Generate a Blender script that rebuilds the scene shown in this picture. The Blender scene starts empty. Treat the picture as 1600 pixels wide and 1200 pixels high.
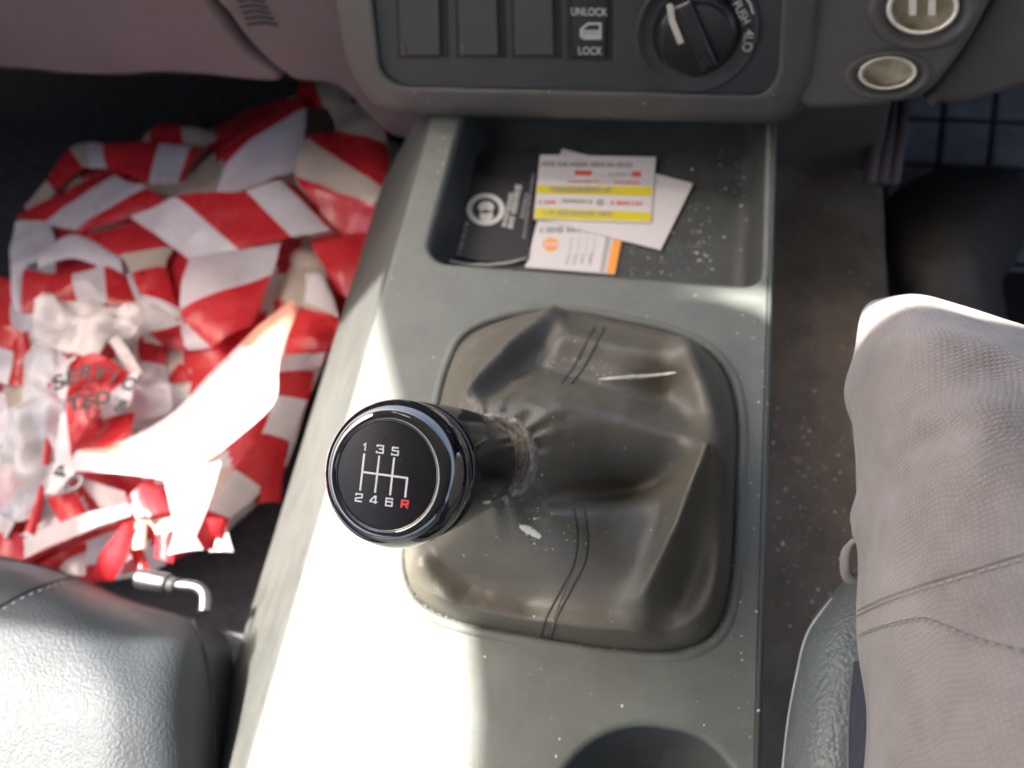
import bpy, bmesh, math, random
import numpy as np
from mathutils import Vector, Matrix, noise
from mathutils.bvhtree import BVHTree
random.seed(7)
SC = bpy.context.scene
COL = SC.collection

# ------------------------------------------------------------------ camera
FPX, DIST = 1200.0, 0.43            # focal length in photo pixels (1600 wide), distance to the console
_Y = np.array([467., -2485., 1200.]); _Y /= np.linalg.norm(_Y)
_X = -np.array([-6837., -706., 1200.]); _X /= np.linalg.norm(_X); _X -= _Y*(_X@_Y); _X /= np.linalg.norm(_X)
ROT = np.array([_X, _Y, np.cross(_X, _Y)])
CAM = -(ROT@np.array([0, 0, 1.]))*DIST
cd = bpy.data.cameras.new('camera'); cam = bpy.data.objects.new('camera', cd); COL.objects.link(cam)
_r, _u, _b = ROT@np.array([1., 0, 0]), -(ROT@np.array([0, 1., 0])), -(ROT@np.array([0, 0, 1.]))
cam.matrix_world = Matrix(((_r[0], _u[0], _b[0], CAM[0]), (_r[1], _u[1], _b[1], CAM[1]), (_r[2], _u[2], _b[2], CAM[2]), (0, 0, 0, 1)))
cd.sensor_width = 36; cd.lens = 36*FPX/1600; cd.clip_start = 0.01; cd.clip_end = 100
cd.dof.use_dof = True; cd.dof.focus_distance = 0.268; cd.dof.aperture_fstop = 8.4
SC.camera = cam

# ------------------------------------------------------------------ light
SUN = Vector((-.55, .10, .83)).normalized()      # towards the sun
w = bpy.data.worlds.new('World'); SC.world = w; w.use_nodes = True
nt = w.node_tree
sky = nt.nodes.new('ShaderNodeTexSky'); sky.sky_type = 'NISHITA'; sky.sun_disc = False
sky.sun_elevation = math.asin(SUN.z); sky.sun_rotation = math.atan2(SUN.x, SUN.y)
sky.altitude = 100; sky.dust_density = 7.0; sky.air_density = 0.9; sky.ozone_density = 0.3
nt.links.new(sky.outputs[0], nt.nodes['Background'].inputs[0]); nt.nodes['Background'].inputs[1].default_value = 0.15
sd = bpy.data.lights.new('sun', 'SUN'); sd.energy = 5.0; sd.angle = math.radians(0.9); sd.color = (1, .94, .87)
so = bpy.data.objects.new('sun', sd); COL.objects.link(so); so.rotation_euler = SUN.to_track_quat('Z', 'Y').to_euler(); so.location = (-2, 0, 3)
SC.view_settings.view_transform = 'Standard'; SC.view_settings.look = 'None'
SC.view_settings.exposure = 2.2; SC.view_settings.gamma = 1.0; SC.view_settings.use_curve_mapping = False
SC.render.engine = 'CYCLES'
SC.cycles.use_denoising = True; SC.cycles.use_adaptive_sampling = True; SC.cycles.adaptive_threshold = .025
SC.cycles.max_bounces = 6; SC.cycles.diffuse_bounces = 4; SC.cycles.glossy_bounces = 3; SC.cycles.transmission_bounces = 3; SC.cycles.transparent_max_bounces = 4; SC.cycles.sample_clamp_indirect = 6

# ------------------------------------------------------------------ helpers
def ray(x, y): return ROT@np.array([(x-800)/FPX, (y-600)/FPX, 1.])
def PZ(x, y, z):
    d = ray(x, y); return Vector(CAM+d*((z-CAM[2])/d[2]))
def PP(x, y, pt, n):
    d = ray(x, y); n = np.array(n); return Vector(CAM+d*((np.array(pt)-CAM)@n/(d@n)))
def PD(x, y, dep): return Vector(CAM+ray(x, y)*dep)

def tag(o, label=None, cat=None, group=None, kind=None):
    if label: o['label'] = label
    if cat: o['category'] = cat
    if group: o['group'] = group
    if kind: o['kind'] = kind
    return o
LOC = {}
def thing(name, label, cat, loc=(0, 0, 0), group=None):
    o = bpy.data.objects.new(name, None); COL.objects.link(o); o.location = loc; o.empty_display_size = .02
    LOC[o.name] = Vector(loc)
    return tag(o, label, cat, group)
def finish(name, me, mat, parent=None, smooth=True):
    o = bpy.data.objects.new(name, me); COL.objects.link(o)
    if mat is not None and not me.materials:
        for m in (mat if isinstance(mat, (list, tuple)) else [mat]): me.materials.append(m)
    if smooth:
        for p in me.polygons: p.use_smooth = True
    if parent is not None:
        o.parent = parent
        if parent.type == 'EMPTY': o.matrix_parent_inverse = Matrix.Translation(LOC[parent.name]).inverted()
    return o
def mesh(name, vs, fs, mat, parent=None, smooth=True, solid=0, mi=None):
    me = bpy.data.meshes.new(name); me.from_pydata([tuple(v) for v in vs], [], fs); me.update()
    o = finish(name, me, mat, parent, smooth)
    if mi is not None: me.polygons.foreach_set('material_index', mi)
    if solid:
        md = o.modifiers.new('thickness', 'SOLIDIFY'); md.thickness = solid; md.offset = -1
    return o
def cr(p0, p1, p2, p3, t):
    return .5*((2*p1)+(p2-p0)*t+(2*p0-5*p1+4*p2-p3)*t*t+(3*p1-p0-3*p2+p3)*t**3)
def spline(pts, n, closed=False):
    pts = [np.array(p, float) for p in pts]; m = len(pts); out = []
    rng = m if closed else m-1
    for i in range(rng):
        if closed: a, b, c, d = pts[i-1], pts[i], pts[(i+1) % m], pts[(i+2) % m]
        else: a, b, c, d = pts[max(i-1, 0)], pts[i], pts[i+1], pts[min(i+2, m-1)]
        for k in range(n): out.append(cr(a, b, c, d, k/n))
    if not closed: out.append(pts[-1])
    return out
def grid_mesh(rows, nu, nv):
    """Catmull-Rom surface through a grid of points: rows[i][j]"""
    g = [spline(r, nv) for r in rows]
    cols = [spline([g[i][j] for i in range(len(g))], nu) for j in range(len(g[0]))]
    R_, C_ = len(cols[0]), len(cols)
    vs = [cols[j][i] for i in range(R_) for j in range(C_)]
    fs = [(i*C_+j, i*C_+j+1, (i+1)*C_+j+1, (i+1)*C_+j) for i in range(R_-1) for j in range(C_-1)]
    return vs, fs, R_, C_
def add_uv(o, R_, C_, rot=0.0):
    """UVs in metres, measured along the grid lines and turned by rot"""
    me = o.data; P = np.array([v.co[:] for v in me.vertices]).reshape(R_, C_, 3)
    u = np.concatenate([np.zeros((R_, 1)), np.cumsum(np.linalg.norm(np.diff(P, axis=1), axis=2), axis=1)], 1); u -= u[:, C_//2:C_//2+1]
    v = np.concatenate([np.zeros((1, C_)), np.cumsum(np.linalg.norm(np.diff(P, axis=0), axis=2), axis=0)], 0)
    U_ = (u*math.cos(rot)-v*math.sin(rot)).ravel(); V_ = (u*math.sin(rot)+v*math.cos(rot)).ravel()
    uv = me.uv_layers.new(name='UVMap')
    for l in me.loops: uv.data[l.index].uv = (U_[l.vertex_index], V_[l.vertex_index])
def tube(name, pts, r, mat, parent=None, n=8, closed=False, caps=True):
    pts = [Vector(p) for p in pts]; m = len(pts); vs = []; fs = []
    rr = r if isinstance(r, (list, tuple)) else [r]*m
    up = None
    for i, p in enumerate(pts):
        t = (pts[(i+1) % m]-pts[i-1]) if (closed or 0 < i < m-1) else (pts[1]-pts[0] if i == 0 else pts[-1]-pts[-2])
        t.normalize()
        if up is None: up = t.orthogonal().normalized()
        up = (up-t*up.dot(t)).normalized(); s = t.cross(up)
        for k in range(n):
            a = 2*math.pi*k/n; vs.append(p+(up*math.cos(a)+s*math.sin(a))*rr[i])
    for i in range(m if closed else m-1):
        j = (i+1) % m
        for k in range(n): fs.append((i*n+k, i*n+(k+1) % n, j*n+(k+1) % n, j*n+k))
    if caps and not closed: fs += [tuple(reversed(range(n))), tuple(range((m-1)*n, m*n))]
    return mesh(name, vs, fs, mat, parent)
def frame(axis):
    z = Vector(axis).normalized(); x = Vector((1, 0, 0)); x = (x-z*x.dot(z)).normalized(); return x, z.cross(x), z
def lathe(name, org, axis, prof, mat, parent=None, n=64, cap0=True, cap1=True):
    """prof: list of (radius, height along axis)"""
    X, Y, Z = frame(axis); org = Vector(org); vs = []; fs = []
    for r, h in prof:
        for k in range(n):
            a = 2*math.pi*k/n; vs.append(org+Z*h+(X*math.cos(a)+Y*math.sin(a))*r)
    for i in range(len(prof)-1):
        for k in range(n): fs.append((i*n+k, i*n+(k+1) % n, (i+1)*n+(k+1) % n, (i+1)*n+k))
    if cap0: fs.append(tuple(reversed(range(n))))
    if cap1: fs.append(tuple(range((len(prof)-1)*n, len(prof)*n)))
    return mesh(name, vs, fs, mat, parent)
def plate(name, org, X, Y, outline, holes, thick, bev, mat, parent=None, res=3):
    """flat plate with holes and rounded edges; outline in 2D (X, Y); its outer face lies at org, body behind it"""
    cu = bpy.data.curves.new(name, 'CURVE'); cu.dimensions = '2D'; cu.fill_mode = 'BOTH'
    for pl in [outline]+list(holes):
        sp = cu.splines.new('POLY'); sp.points.add(len(pl)-1); sp.use_cyclic_u = True
        for q, p in zip(sp.points, pl): q.co = (p[0], p[1], 0, 1)
    cu.extrude = max(thick/2-bev, 0.0001); cu.bevel_depth = bev; cu.bevel_resolution = res; cu.offset = -bev
    to = bpy.data.objects.new('tmp', cu); COL.objects.link(to)
    dg = bpy.context.evaluated_depsgraph_get(); dg.update()
    me = bpy.data.meshes.new_from_object(to.evaluated_get(dg)); bpy.data.objects.remove(to)
    X = Vector(X).normalized(); Y = Vector(Y).normalized(); Z = X.cross(Y)
    half = cu.extrude+bev
    M = Matrix((X, Y, Z)).transposed().to_4x4(); M.translation = Vector(org)-Z*half
    me.transform(M); me.name = name; me.materials.clear()
    o = finish(name, me, mat, parent, True)
    for p in me.polygons: p.use_smooth = True
    me.set_sharp_from_angle(angle=math.radians(35))
    return o
def rrect(x0, x1, y0, y1, r, n=8):
    if not isinstance(r, (list, tuple)): r = [r]*4
    out = []
    for (cx, cy, a0), q in zip(((x1, y1, 0), (x0, y1, 90), (x0, y0, 180), (x1, y0, 270)), r):
        sx = -1 if cx == x1 else 1; sy = -1 if cy == y1 else 1
        for k in range(n+1):
            a = math.radians(a0+90*k/n); out.append((cx+sx*q+q*math.cos(a), cy+sy*q+q*math.sin(a)))
    return out
class Plane:
    def __init__(s, org, normal):
        s.o = Vector(org); s.n = Vector(normal).normalized(); s.X = Vector((1, 0, 0)); s.X = (s.X-s.n*s.X.dot(s.n)).normalized(); s.Y = s.n.cross(s.X)
    def p2(s, px, py):
        q = PP(px, py, s.o, s.n)-s.o; return (q.dot(s.X), q.dot(s.Y))
    def p3(s, px, py, up=0): return PP(px, py, s.o+s.n*up, s.n)
    def at(s, a, b, up=0): return s.o+s.X*a+s.Y*b+s.n*up
    def plate(s, name, outline, holes, thick, bev, mat, parent, up=0, smooth_n=0):
        f = lambda pl: [s.p2(*q) for q in pl]
        ol = f(outline)
        if smooth_n: ol = [tuple(q) for q in spline(ol, smooth_n, True)]
        area = sum(ol[i-1][0]*ol[i][1]-ol[i][0]*ol[i-1][1] for i in range(len(ol)))
        if area < 0: ol = ol[::-1]
        return plate(name, s.o+s.n*up, s.X, s.Y, ol, [h if isinstance(h[0][0], float) and abs(h[0][0]) < 2 else f(h) for h in holes], thick, bev, mat, parent)
    def flat(s, name, poly, mat, parent, up, thick=0):
        vs = [s.p3(*q, up) for q in poly]
        return mesh(name, vs, [tuple(range(len(vs)))], mat, parent, False, thick)
def bvh_of(o):
    me = o.data; return BVHTree.FromPolygons([o.matrix_basis@v.co if o.parent is None else v.co for v in me.vertices], [tuple(p.vertices) for p in me.polygons])
def hit(tree, px, py, off=0.0):
    d = Vector(ray(px, py)).normalized(); h = tree.ray_cast(Vector(CAM), d)
    if h[0] is None: return None, None
    n = h[1] if h[1].dot(d) < 0 else -h[1]
    return h[0]+n*off, n
def text(name, body, org, X, Y, size, mat, parent, sx=1.0, bold=0.0, align='CENTER'):
    cu = bpy.data.curves.new(name, 'FONT'); cu.body = body; cu.size = size; cu.align_x = align; cu.align_y = 'CENTER'; cu.offset = bold*size; cu.extrude = size*.004
    to = bpy.data.objects.new('tmp', cu); COL.objects.link(to)
    dg = bpy.context.evaluated_depsgraph_get(); dg.update()
    me = bpy.data.meshes.new_from_object(to.evaluated_get(dg)); bpy.data.objects.remove(to)
    X = Vector(X).normalized(); Y = Vector(Y); Y = (Y-X*Y.dot(X)).normalized(); Z = X.cross(Y)
    M = Matrix((X*sx, Y, Z)).transposed().to_4x4(); M.translation = Vector(org); me.transform(M); me.materials.clear()
    return finish(name, me, mat, parent, False)
def ribbons(name, strokes, to3, wd, mat, parent):
    """flat strokes (lists of 2D points) of width wd, mapped to 3D by to3"""
    vs = []; fs = []
    for st in strokes:
        st = [np.array(q, float) for q in st]; m = len(st); b = len(vs)
        for i, p in enumerate(st):
            d0 = st[i]-st[i-1] if i else st[1]-st[0]; d1 = st[i+1]-st[i] if i < m-1 else d0
            d0 = d0/np.linalg.norm(d0); d1 = d1/np.linalg.norm(d1); t = d0+d1
            t = t/np.linalg.norm(t); nrm = np.array([-t[1], t[0]]); k = 1/max(.5, abs(t@d1))
            for s in (-1, 1): vs.append(to3(*(p+s*nrm*wd/2*k)))
        for i in range(m-1): fs.append((b+2*i, b+2*i+2, b+2*i+3, b+2*i+1))
    return mesh(name, vs, fs, mat, parent, False)

# ------------------------------------------------------------------ materials
def mat(name, col, rough=.5, metal=0, bump=None, bscale=200, bdist=.0005, var=0, vscale=20, spec=.5, coat=0, ior=1.5, trans=0, tex='NOISE', alpha=1, col2=None):
    m = bpy.data.materials.new(name); m.use_nodes = True; n = m.node_tree; b = n.nodes['Principled BSDF']; L = n.links
    b.inputs['Base Color'].default_value = (*col, 1); b.inputs['Roughness'].default_value = rough; b.inputs['Metallic'].default_value = metal
    b.inputs['Specular IOR Level'].default_value = spec; b.inputs['Coat Weight'].default_value = coat; b.inputs['Coat Roughness'].default_value = .04
    b.inputs['Alpha'].default_value = alpha; b.inputs['IOR'].default_value = ior
    tc = n.nodes.new('ShaderNodeTexCoord')
    if var:
        nz = n.nodes.new('ShaderNodeTexNoise'); nz.inputs['Scale'].default_value = vscale; nz.inputs['Detail'].default_value = 8; nz.inputs['Roughness'].default_value = .65
        L.new(tc.outputs['Object'], nz.inputs['Vector'])
        rp = n.nodes.new('ShaderNodeValToRGB'); rp.color_ramp.elements[0].position = .32; rp.color_ramp.elements[1].position = .7
        lo = tuple(c*(1-var) for c in col); hi = col2 or tuple(min(1, c*(1+var)) for c in col)
        rp.color_ramp.elements[0].color = (*lo, 1); rp.color_ramp.elements[1].color = (*hi, 1)
        L.new(nz.outputs['Fac'], rp.inputs['Fac']); L.new(rp.outputs['Color'], b.inputs['Base Color'])
        mr = n.nodes.new('ShaderNodeMapRange'); mr.inputs['To Min'].default_value = max(0, rough-.1); mr.inputs['To Max'].default_value = min(1, rough+.12)
        L.new(nz.outputs['Fac'], mr.inputs['Value']); L.new(mr.outputs[0], b.inputs['Roughness'])
    if bump:
        if tex == 'VORONOI':
            t = n.nodes.new('ShaderNodeTexVoronoi'); t.feature = 'SMOOTH_F1'; t.inputs['Scale'].default_value = bscale; out = t.outputs['Distance']
            if 'Smoothness' in t.inputs: t.inputs['Smoothness'].default_value = .4
        else:
            t = n.nodes.new('ShaderNodeTexNoise'); t.inputs['Scale'].default_value = bscale; t.inputs['Detail'].default_value = 4; out = t.outputs['Fac']
        L.new(tc.outputs['Object'], t.inputs['Vector'])
        bp = n.nodes.new('ShaderNodeBump'); bp.inputs['Strength'].default_value = bump; bp.inputs['Distance'].default_value = bdist
        L.new(out, bp.inputs['Height']); L.new(bp.outputs[0], b.inputs['Normal'])
        if tex == 'VORONOI': bp.invert = True
    if trans:
        out = n.nodes['Material Output']; mx = n.nodes.new('ShaderNodeMixShader'); tl = n.nodes.new('ShaderNodeBsdfTranslucent')
        tl.inputs['Color'].default_value = (*col, 1); mx.inputs[0].default_value = trans
        L.new(b.outputs[0], mx.inputs[1]); L.new(tl.outputs[0], mx.inputs[2]); L.new(mx.outputs[0], out.inputs['Surface'])
    return m
M = dict(
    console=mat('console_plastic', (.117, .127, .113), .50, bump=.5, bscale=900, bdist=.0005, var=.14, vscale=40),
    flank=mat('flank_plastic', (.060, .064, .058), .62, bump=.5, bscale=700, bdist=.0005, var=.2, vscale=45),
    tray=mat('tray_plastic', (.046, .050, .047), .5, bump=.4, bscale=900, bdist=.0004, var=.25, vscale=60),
    groove=mat('dark_groove', (.02, .02, .02), .8),
    leather=mat('gaiter_leather', (.098, .091, .071), .40, bump=.45, bscale=1100, bdist=.0004, var=.04, vscale=160, tex='VORONOI'),
    seam=mat('seam_thread', (.035, .032, .027), .6),
    collar=mat('worn_collar', (.15, .12, .09), .85, bump=1, bscale=900, bdist=.0015, var=.7, vscale=300, col2=(.42, .38, .33)),
    gloss=mat('gloss_black', (.006, .007, .011), .03, coat=1, ior=1.9),
    barrel=mat('knob_barrel', (.008, .008, .009), .06, spec=.4),
    face=mat('knob_face', (.008, .0072, .010), .30, var=.2, vscale=400, spec=.22),
    chrome=mat('chrome', (.42, .41, .40), .22, metal=1),
    whiteprint=mat('white_print', (.62, .64, .66), .5),
    redprint=mat('red_print', (.65, .03, .02), .45),
    dash=mat('dash_plastic', (.088, .080, .072), .55, bump=.4, bscale=700, bdist=.0004, var=.12, vscale=30),
    dashL=mat('glovebox_plastic', (.15, .112, .112), .55, bump=.4, bscale=600, bdist=.0004, var=.1, vscale=20),
    panel=mat('switch_panel', (.040, .041, .042), .5, bump=.3, bscale=900, bdist=.0003, var=.15, vscale=60),
    switch=mat('switch_plastic', (.047, .047, .049), .42, bump=.2, bscale=900, bdist=.0003),
    lens=mat('painted_glint', (.13, .06, .07), .3),  # pink of the glints painted beside the blank switches
    dialb=mat('dial_black', (.012, .012, .013), .28),
    ivory=mat('ivory_mark', (.62, .58, .48), .5),
    label=mat('grey_lettering', (.52, .52, .50), .6),
    ring=mat('socket_ring', (.74, .70, .60), .4, var=.15, vscale=80),
    brass=mat('socket_inner', (.50, .44, .31), .45, metal=.0, var=.3, vscale=120),
    carpet=mat('black_carpet', (.042, .040, .045), .95, bump=1, bscale=500, bdist=.003, var=.4, vscale=80),
    tunnel=mat('tunnel_carpet', (.24, .188, .140), .95, bump=.6, bscale=900, bdist=.002, var=.22, vscale=45, col2=(.30, .24, .18)),
    mat_rubber=mat('mat_rubber', (.25, .265, .31), .6, var=.2, vscale=60),
    seat=mat('seat_leather', (.034, .041, .047), .58, bump=.6, bscale=760, bdist=.0006, tex='VORONOI', var=.15, vscale=15),
    bolster=mat('bolster_leather', (.10, .115, .110), .36, bump=.5, bscale=540, bdist=.0010, tex='VORONOI', var=.15, vscale=30),
    thread=mat('seat_thread', (.35, .36, .36), .7),
    steel=mat('steel', (.22, .225, .23), .42, metal=1, var=.15, vscale=200),
    darksteel=mat('dark_steel', (.035, .036, .038), .6),
    red=mat('tape_red', (.66, .032, .042), .27, var=.12, vscale=25, trans=.25, bump=.35, bscale=75, bdist=.003),
    white=mat('tape_white', (.80, .76, .78), .27, var=.07, vscale=25, trans=.3, bump=.35, bscale=75, bdist=.003),
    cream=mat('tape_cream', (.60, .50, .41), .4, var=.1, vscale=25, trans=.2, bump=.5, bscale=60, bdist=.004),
    sunglow=mat('tape_sunglow', (.82, .40, .28), .4, trans=.2),  # peach tint paints the sun's glare onto the lit tape sheet
    paper=mat('paper', (.74, .66, .62), .8, bump=.8, bscale=50, bdist=.006, var=.08, vscale=40, trans=.1),
    bag=mat('clear_bag', (.62, .62, .64), .18, bump=.8, bscale=45, bdist=.008, alpha=.62),
    blackprint=mat('black_print', (.02, .018, .02), .6),
    card=mat('card_white', (.58, .56, .56), .5),
    cardblack=mat('card_black', (.011, .011, .015), .6),
    yellow=mat('card_yellow', (.60, .52, .02), .45),
    orange=mat('card_orange', (.78, .30, .05), .45),
    cardgrey=mat('card_grey', (.35, .34, .34), .5),
    cardred=mat('card_red', (.65, .10, .08), .5),
    greyprint=mat('grey_print', (.24, .24, .25), .5),
    boot=mat('boot_leather', (.10, .09, .08), .6, bump=.6, bscale=250, bdist=.001, var=.3, vscale=60),
    denim=mat('denim', (.03, .034, .050), .9, bump=.8, bscale=900, bdist=.001, var=.3, vscale=200),
    dust=mat('dust_speck', (.75, .74, .70), .35),
    straw=mat('straw', (.42, .27, .12), .7),
    roof=mat('headlining', (.66, .64, .60), .9),
)
def cloth_mat():
    m = bpy.data.materials.new('canvas_trousers'); m.use_nodes = True; n = m.node_tree; L = n.links; b = n.nodes['Principled BSDF']
    b.inputs['Roughness'].default_value = .9; b.inputs['Specular IOR Level'].default_value = .2
    b.inputs['Sheen Weight'].default_value = .15
    uv = n.nodes.new('ShaderNodeUVMap')
    def wave(dirn):
        t = n.nodes.new('ShaderNodeTexWave'); t.bands_direction = dirn; t.inputs['Scale'].default_value = 190; t.inputs['Distortion'].default_value = .35; t.inputs['Detail'].default_value = 1.5; t.inputs['Detail Scale'].default_value = .4
        L.new(uv.outputs[0], t.inputs['Vector']); return t
    a, c = wave('X'), wave('Y')
    mx = n.nodes.new('ShaderNodeMath'); mx.operation = 'MULTIPLY'; L.new(a.outputs['Fac'], mx.inputs[0]); L.new(c.outputs['Fac'], mx.inputs[1])
    bp = n.nodes.new('ShaderNodeBump'); bp.inputs['Strength'].default_value = .4; bp.inputs['Distance'].default_value = .0006
    L.new(mx.outputs[0], bp.inputs['Height']); L.new(bp.outputs[0], b.inputs['Normal'])
    tc = n.nodes.new('ShaderNodeTexCoord'); nz = n.nodes.new('ShaderNodeTexNoise'); nz.inputs['Scale'].default_value = 22; nz.inputs['Detail'].default_value = 9; nz.inputs['Roughness'].default_value = .7
    L.new(tc.outputs['Object'], nz.inputs['Vector'])
    rp = n.nodes.new('ShaderNodeValToRGB'); e = rp.color_ramp.elements; e[0].position = .3; e[1].position = .72
    e[0].color = (.19, .166, .152, 1); e[1].color = (.335, .300, .278, 1)
    L.new(nz.outputs['Fac'], rp.inputs['Fac'])
    mm = n.nodes.new('ShaderNodeMixRGB'); mm.blend_type = 'MULTIPLY'; mm.inputs[0].default_value = .20
    r2 = n.nodes.new('ShaderNodeValToRGB'); r2.color_ramp.elements[0].color = (.55, .53, .52, 1); r2.color_ramp.elements[1].color = (1.0, 1.0, 1.0, 1); r2.color_ramp.elements[1].position = .5
    L.new(mx.outputs[0], r2.inputs['Fac']); L.new(rp.outputs[0], mm.inputs[1]); L.new(r2.outputs[0], mm.inputs[2]); L.new(mm.outputs[0], b.inputs['Base Color'])
    return m
M['cloth'] = cloth_mat()

# ------------------------------------------------------------------ the vehicle around the scene: floor, tunnel, sun-masking roof
def sheet(name, pts, m, kind='structure', sub=1):
    o = mesh(name, pts, [(0, 1, 2, 3)], m, None, False); tag(o, kind=kind); return o
sheet('floor', [(-1.2, -1.0, -.30), (1.0, -1.0, -.30), (1.0, .75, -.30), (-1.2, .75, -.30)], M['carpet'])
sheet('firewall', [(-1.2, .55, -.30), (1.0, .55, -.30), (1.0, .52, .12), (-1.2, .52, .12)], M['carpet'])
rows = [[(.1385, y, -.02), (.140, y, -.105), (.19, y, -.113), (.228, y, -.116), (.246, y, -.135), (.262, y, -.22), (.272, y, -.31)] for y in (-.5, -.3, -.1, .1, .22, .30, .42)]
vs, fs, R_, C_ = grid_mesh(rows, 8, 8)
vs = [Vector(v)+Vector((0, 0, .003*noise.noise(Vector(v)*40))) for v in vs]
tunnel = tag(mesh('tunnel_carpet', vs, fs, M['tunnel']), kind='structure')

tag(plate('cab_rear_wall', (0, -1.0, 0), (1, 0, 0), (0, 0, 1), rrect(-1.4, 1.2, -.30, .60, .05), [rrect(-.55, .55, .12, .46, .08)[::-1]], .02, .004, M['roof']), kind='structure')
tag(plate('door_lining', (-1.0, 0, 0), (0, 1, 0), (0, 0, 1), rrect(-1.0, .5, -.30, .20, .05), [], .03, .006, M['dash']), kind='structure')
tag(plate('door_lining', (.85, 0, 0), (0, -1, 0), (0, 0, 1), rrect(-.5, 1.0, -.30, .06, .05), [], .03, .006, M['dash']), kind='structure')
# unseen roof panel, added to block the sun; holes shaped to throw the sun patches
HOLE_L = [(-.512, .150), (-.56, .168), (-.725, .205), (-.758, .160), (-.793, .10), (-.850, .055), (-.860, .0), (-.86, -.045), (-.62, -.058), (-.60, -.070), (-.62, -.088), (-.86, -.105), (-.86, -.95), (-.370, -.95), (-.381, -.20), (-.391, -.10), (-.404, -.055), (-.440, .0), (-.466, .052), (-.487, .096)]
HOLE_S = [(-.335, .1440), (-.300, .1465), (-.285, .1500), (-.262, .1500), (-.19, .068), (-.13, .068), (-.105, .052), (-.112, .044), (-.14, .043), (-.187, .046), (-.215, .088), (-.278, .137), (-.300, .1425)]
roof = plate('roof_sun_mask', (0, 0, .62), (1, 0, 0), (0, 1, 0), rrect(-1.5, 1.3, -1.1, .335, .05), [HOLE_L[::-1], HOLE_S], .012, .002, M['roof'])
tag(roof, kind='structure')

# ------------------------------------------------------------------ centre console
con = thing('centre_console', 'grey green plastic centre console with a tray and a gaiter opening', 'console', (.02, -.05, -.28))
GB = [(700, 570), (742, 512), (860, 484), (1000, 506), (1085, 532), (1136, 578), (1156, 650), (1154, 760), (1147, 900), (1124, 985), (1060, 1019), (960, 1017), (850, 1000), (720, 975), (652, 940), (630, 880), (645, 800), (672, 690)]
gb2 = [tuple(q) for q in spline([PZ(x, y, 0)[:2] for x, y in GB], 8, True)]
_a = sum(gb2[i-1][0]*gb2[i][1]-gb2[i][0]*gb2[i-1][1] for i in range(len(gb2)))
if _a < 0: gb2 = gb2[::-1]
gcx = sum(p[0] for p in gb2)/len(gb2); gcy = sum(p[1] for p in gb2)/len(gb2)
def scale2(pl, d):
    out = []
    n_ = len(pl)
    for i, p in enumerate(pl):
        t = np.array(pl[(i+1) % n_])-np.array(pl[i-1]); t /= np.linalg.norm(t); out.append((p[0]+t[1]*d, p[1]-t[0]*d))
    return out
TR = rrect(-.069, .1335, .078, .252, (.012, .012, .016, .012))
CUP = rrect(.050, .1335, -.36, -.1625, (.030, .046, .03, .02), 12)
XL, XR = -.0905, .1395
top = plate('top_shell', (0, 0, 0), (1, 0, 0), (0, 1, 0), rrect(XL, XR, -.42, .262, .004), [gb2[::-1], TR[::-1], CUP[::-1]], .010, .0032, M['console'], con, 4)
def loft(name, rings, m, parent, cap=True):
    n_ = len(rings[0]); vs = [v for r in rings for v in r]; fs = []
    for i in range(len(rings)-1):
        for k in range(n_): fs.append((i*n_+k, i*n_+(k+1) % n_, (i+1)*n_+(k+1) % n_, (i+1)*n_+k))
    if cap: fs.append(tuple(range((len(rings)-1)*n_, len(rings)*n_)))
    return mesh(name, vs, fs, m, parent)
def ring_at(x0, x1, y0, y1, r, z): return [(x, y, z) for x, y in rrect(x0, x1, y0, y1, r, 8)]
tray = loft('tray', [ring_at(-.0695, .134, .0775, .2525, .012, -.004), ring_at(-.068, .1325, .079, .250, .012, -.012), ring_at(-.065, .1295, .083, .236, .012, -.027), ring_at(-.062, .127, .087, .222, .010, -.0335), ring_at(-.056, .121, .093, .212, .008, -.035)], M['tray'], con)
def cr_(d, z): return [(x, y, z) for x, y in rrect(.050+d, .1335-d, -.36+d, -.1625-d*1.4, (.030, .046, .03, .02), 12)]
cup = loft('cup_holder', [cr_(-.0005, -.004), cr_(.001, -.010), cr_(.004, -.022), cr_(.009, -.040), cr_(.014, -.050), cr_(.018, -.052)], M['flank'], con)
def ext_y(name, prof, ys, m, parent):
    vs, fs, R_, C_ = grid_mesh([[(x, y, z) for x, z in prof] for y in ys], 6, 6); return mesh(name, vs, fs, m, parent)
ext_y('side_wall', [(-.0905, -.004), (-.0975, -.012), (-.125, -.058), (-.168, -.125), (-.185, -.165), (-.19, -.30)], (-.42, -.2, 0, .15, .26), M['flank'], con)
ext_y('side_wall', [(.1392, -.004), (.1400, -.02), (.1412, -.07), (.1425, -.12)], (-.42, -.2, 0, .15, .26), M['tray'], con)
# moulded lip round the gaiter opening, and the dark gap inside it
lip = loft('gaiter_lip', [[(*p, z) for p in scale2(gb2, d)] for d, z in ((.0048, -.0006), (.0034, .0009), (.0016, .0014), (.0000, .0010), (-.0012, -.0006), (-.0016, -.006))], M['console'], con, False)
loft('shadow_gap', [[(*p, z) for p in scale2(gb2, d)] for d, z in ((.001, -.0075), (-.012, -.0085))], M['groove'], con, False)

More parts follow.
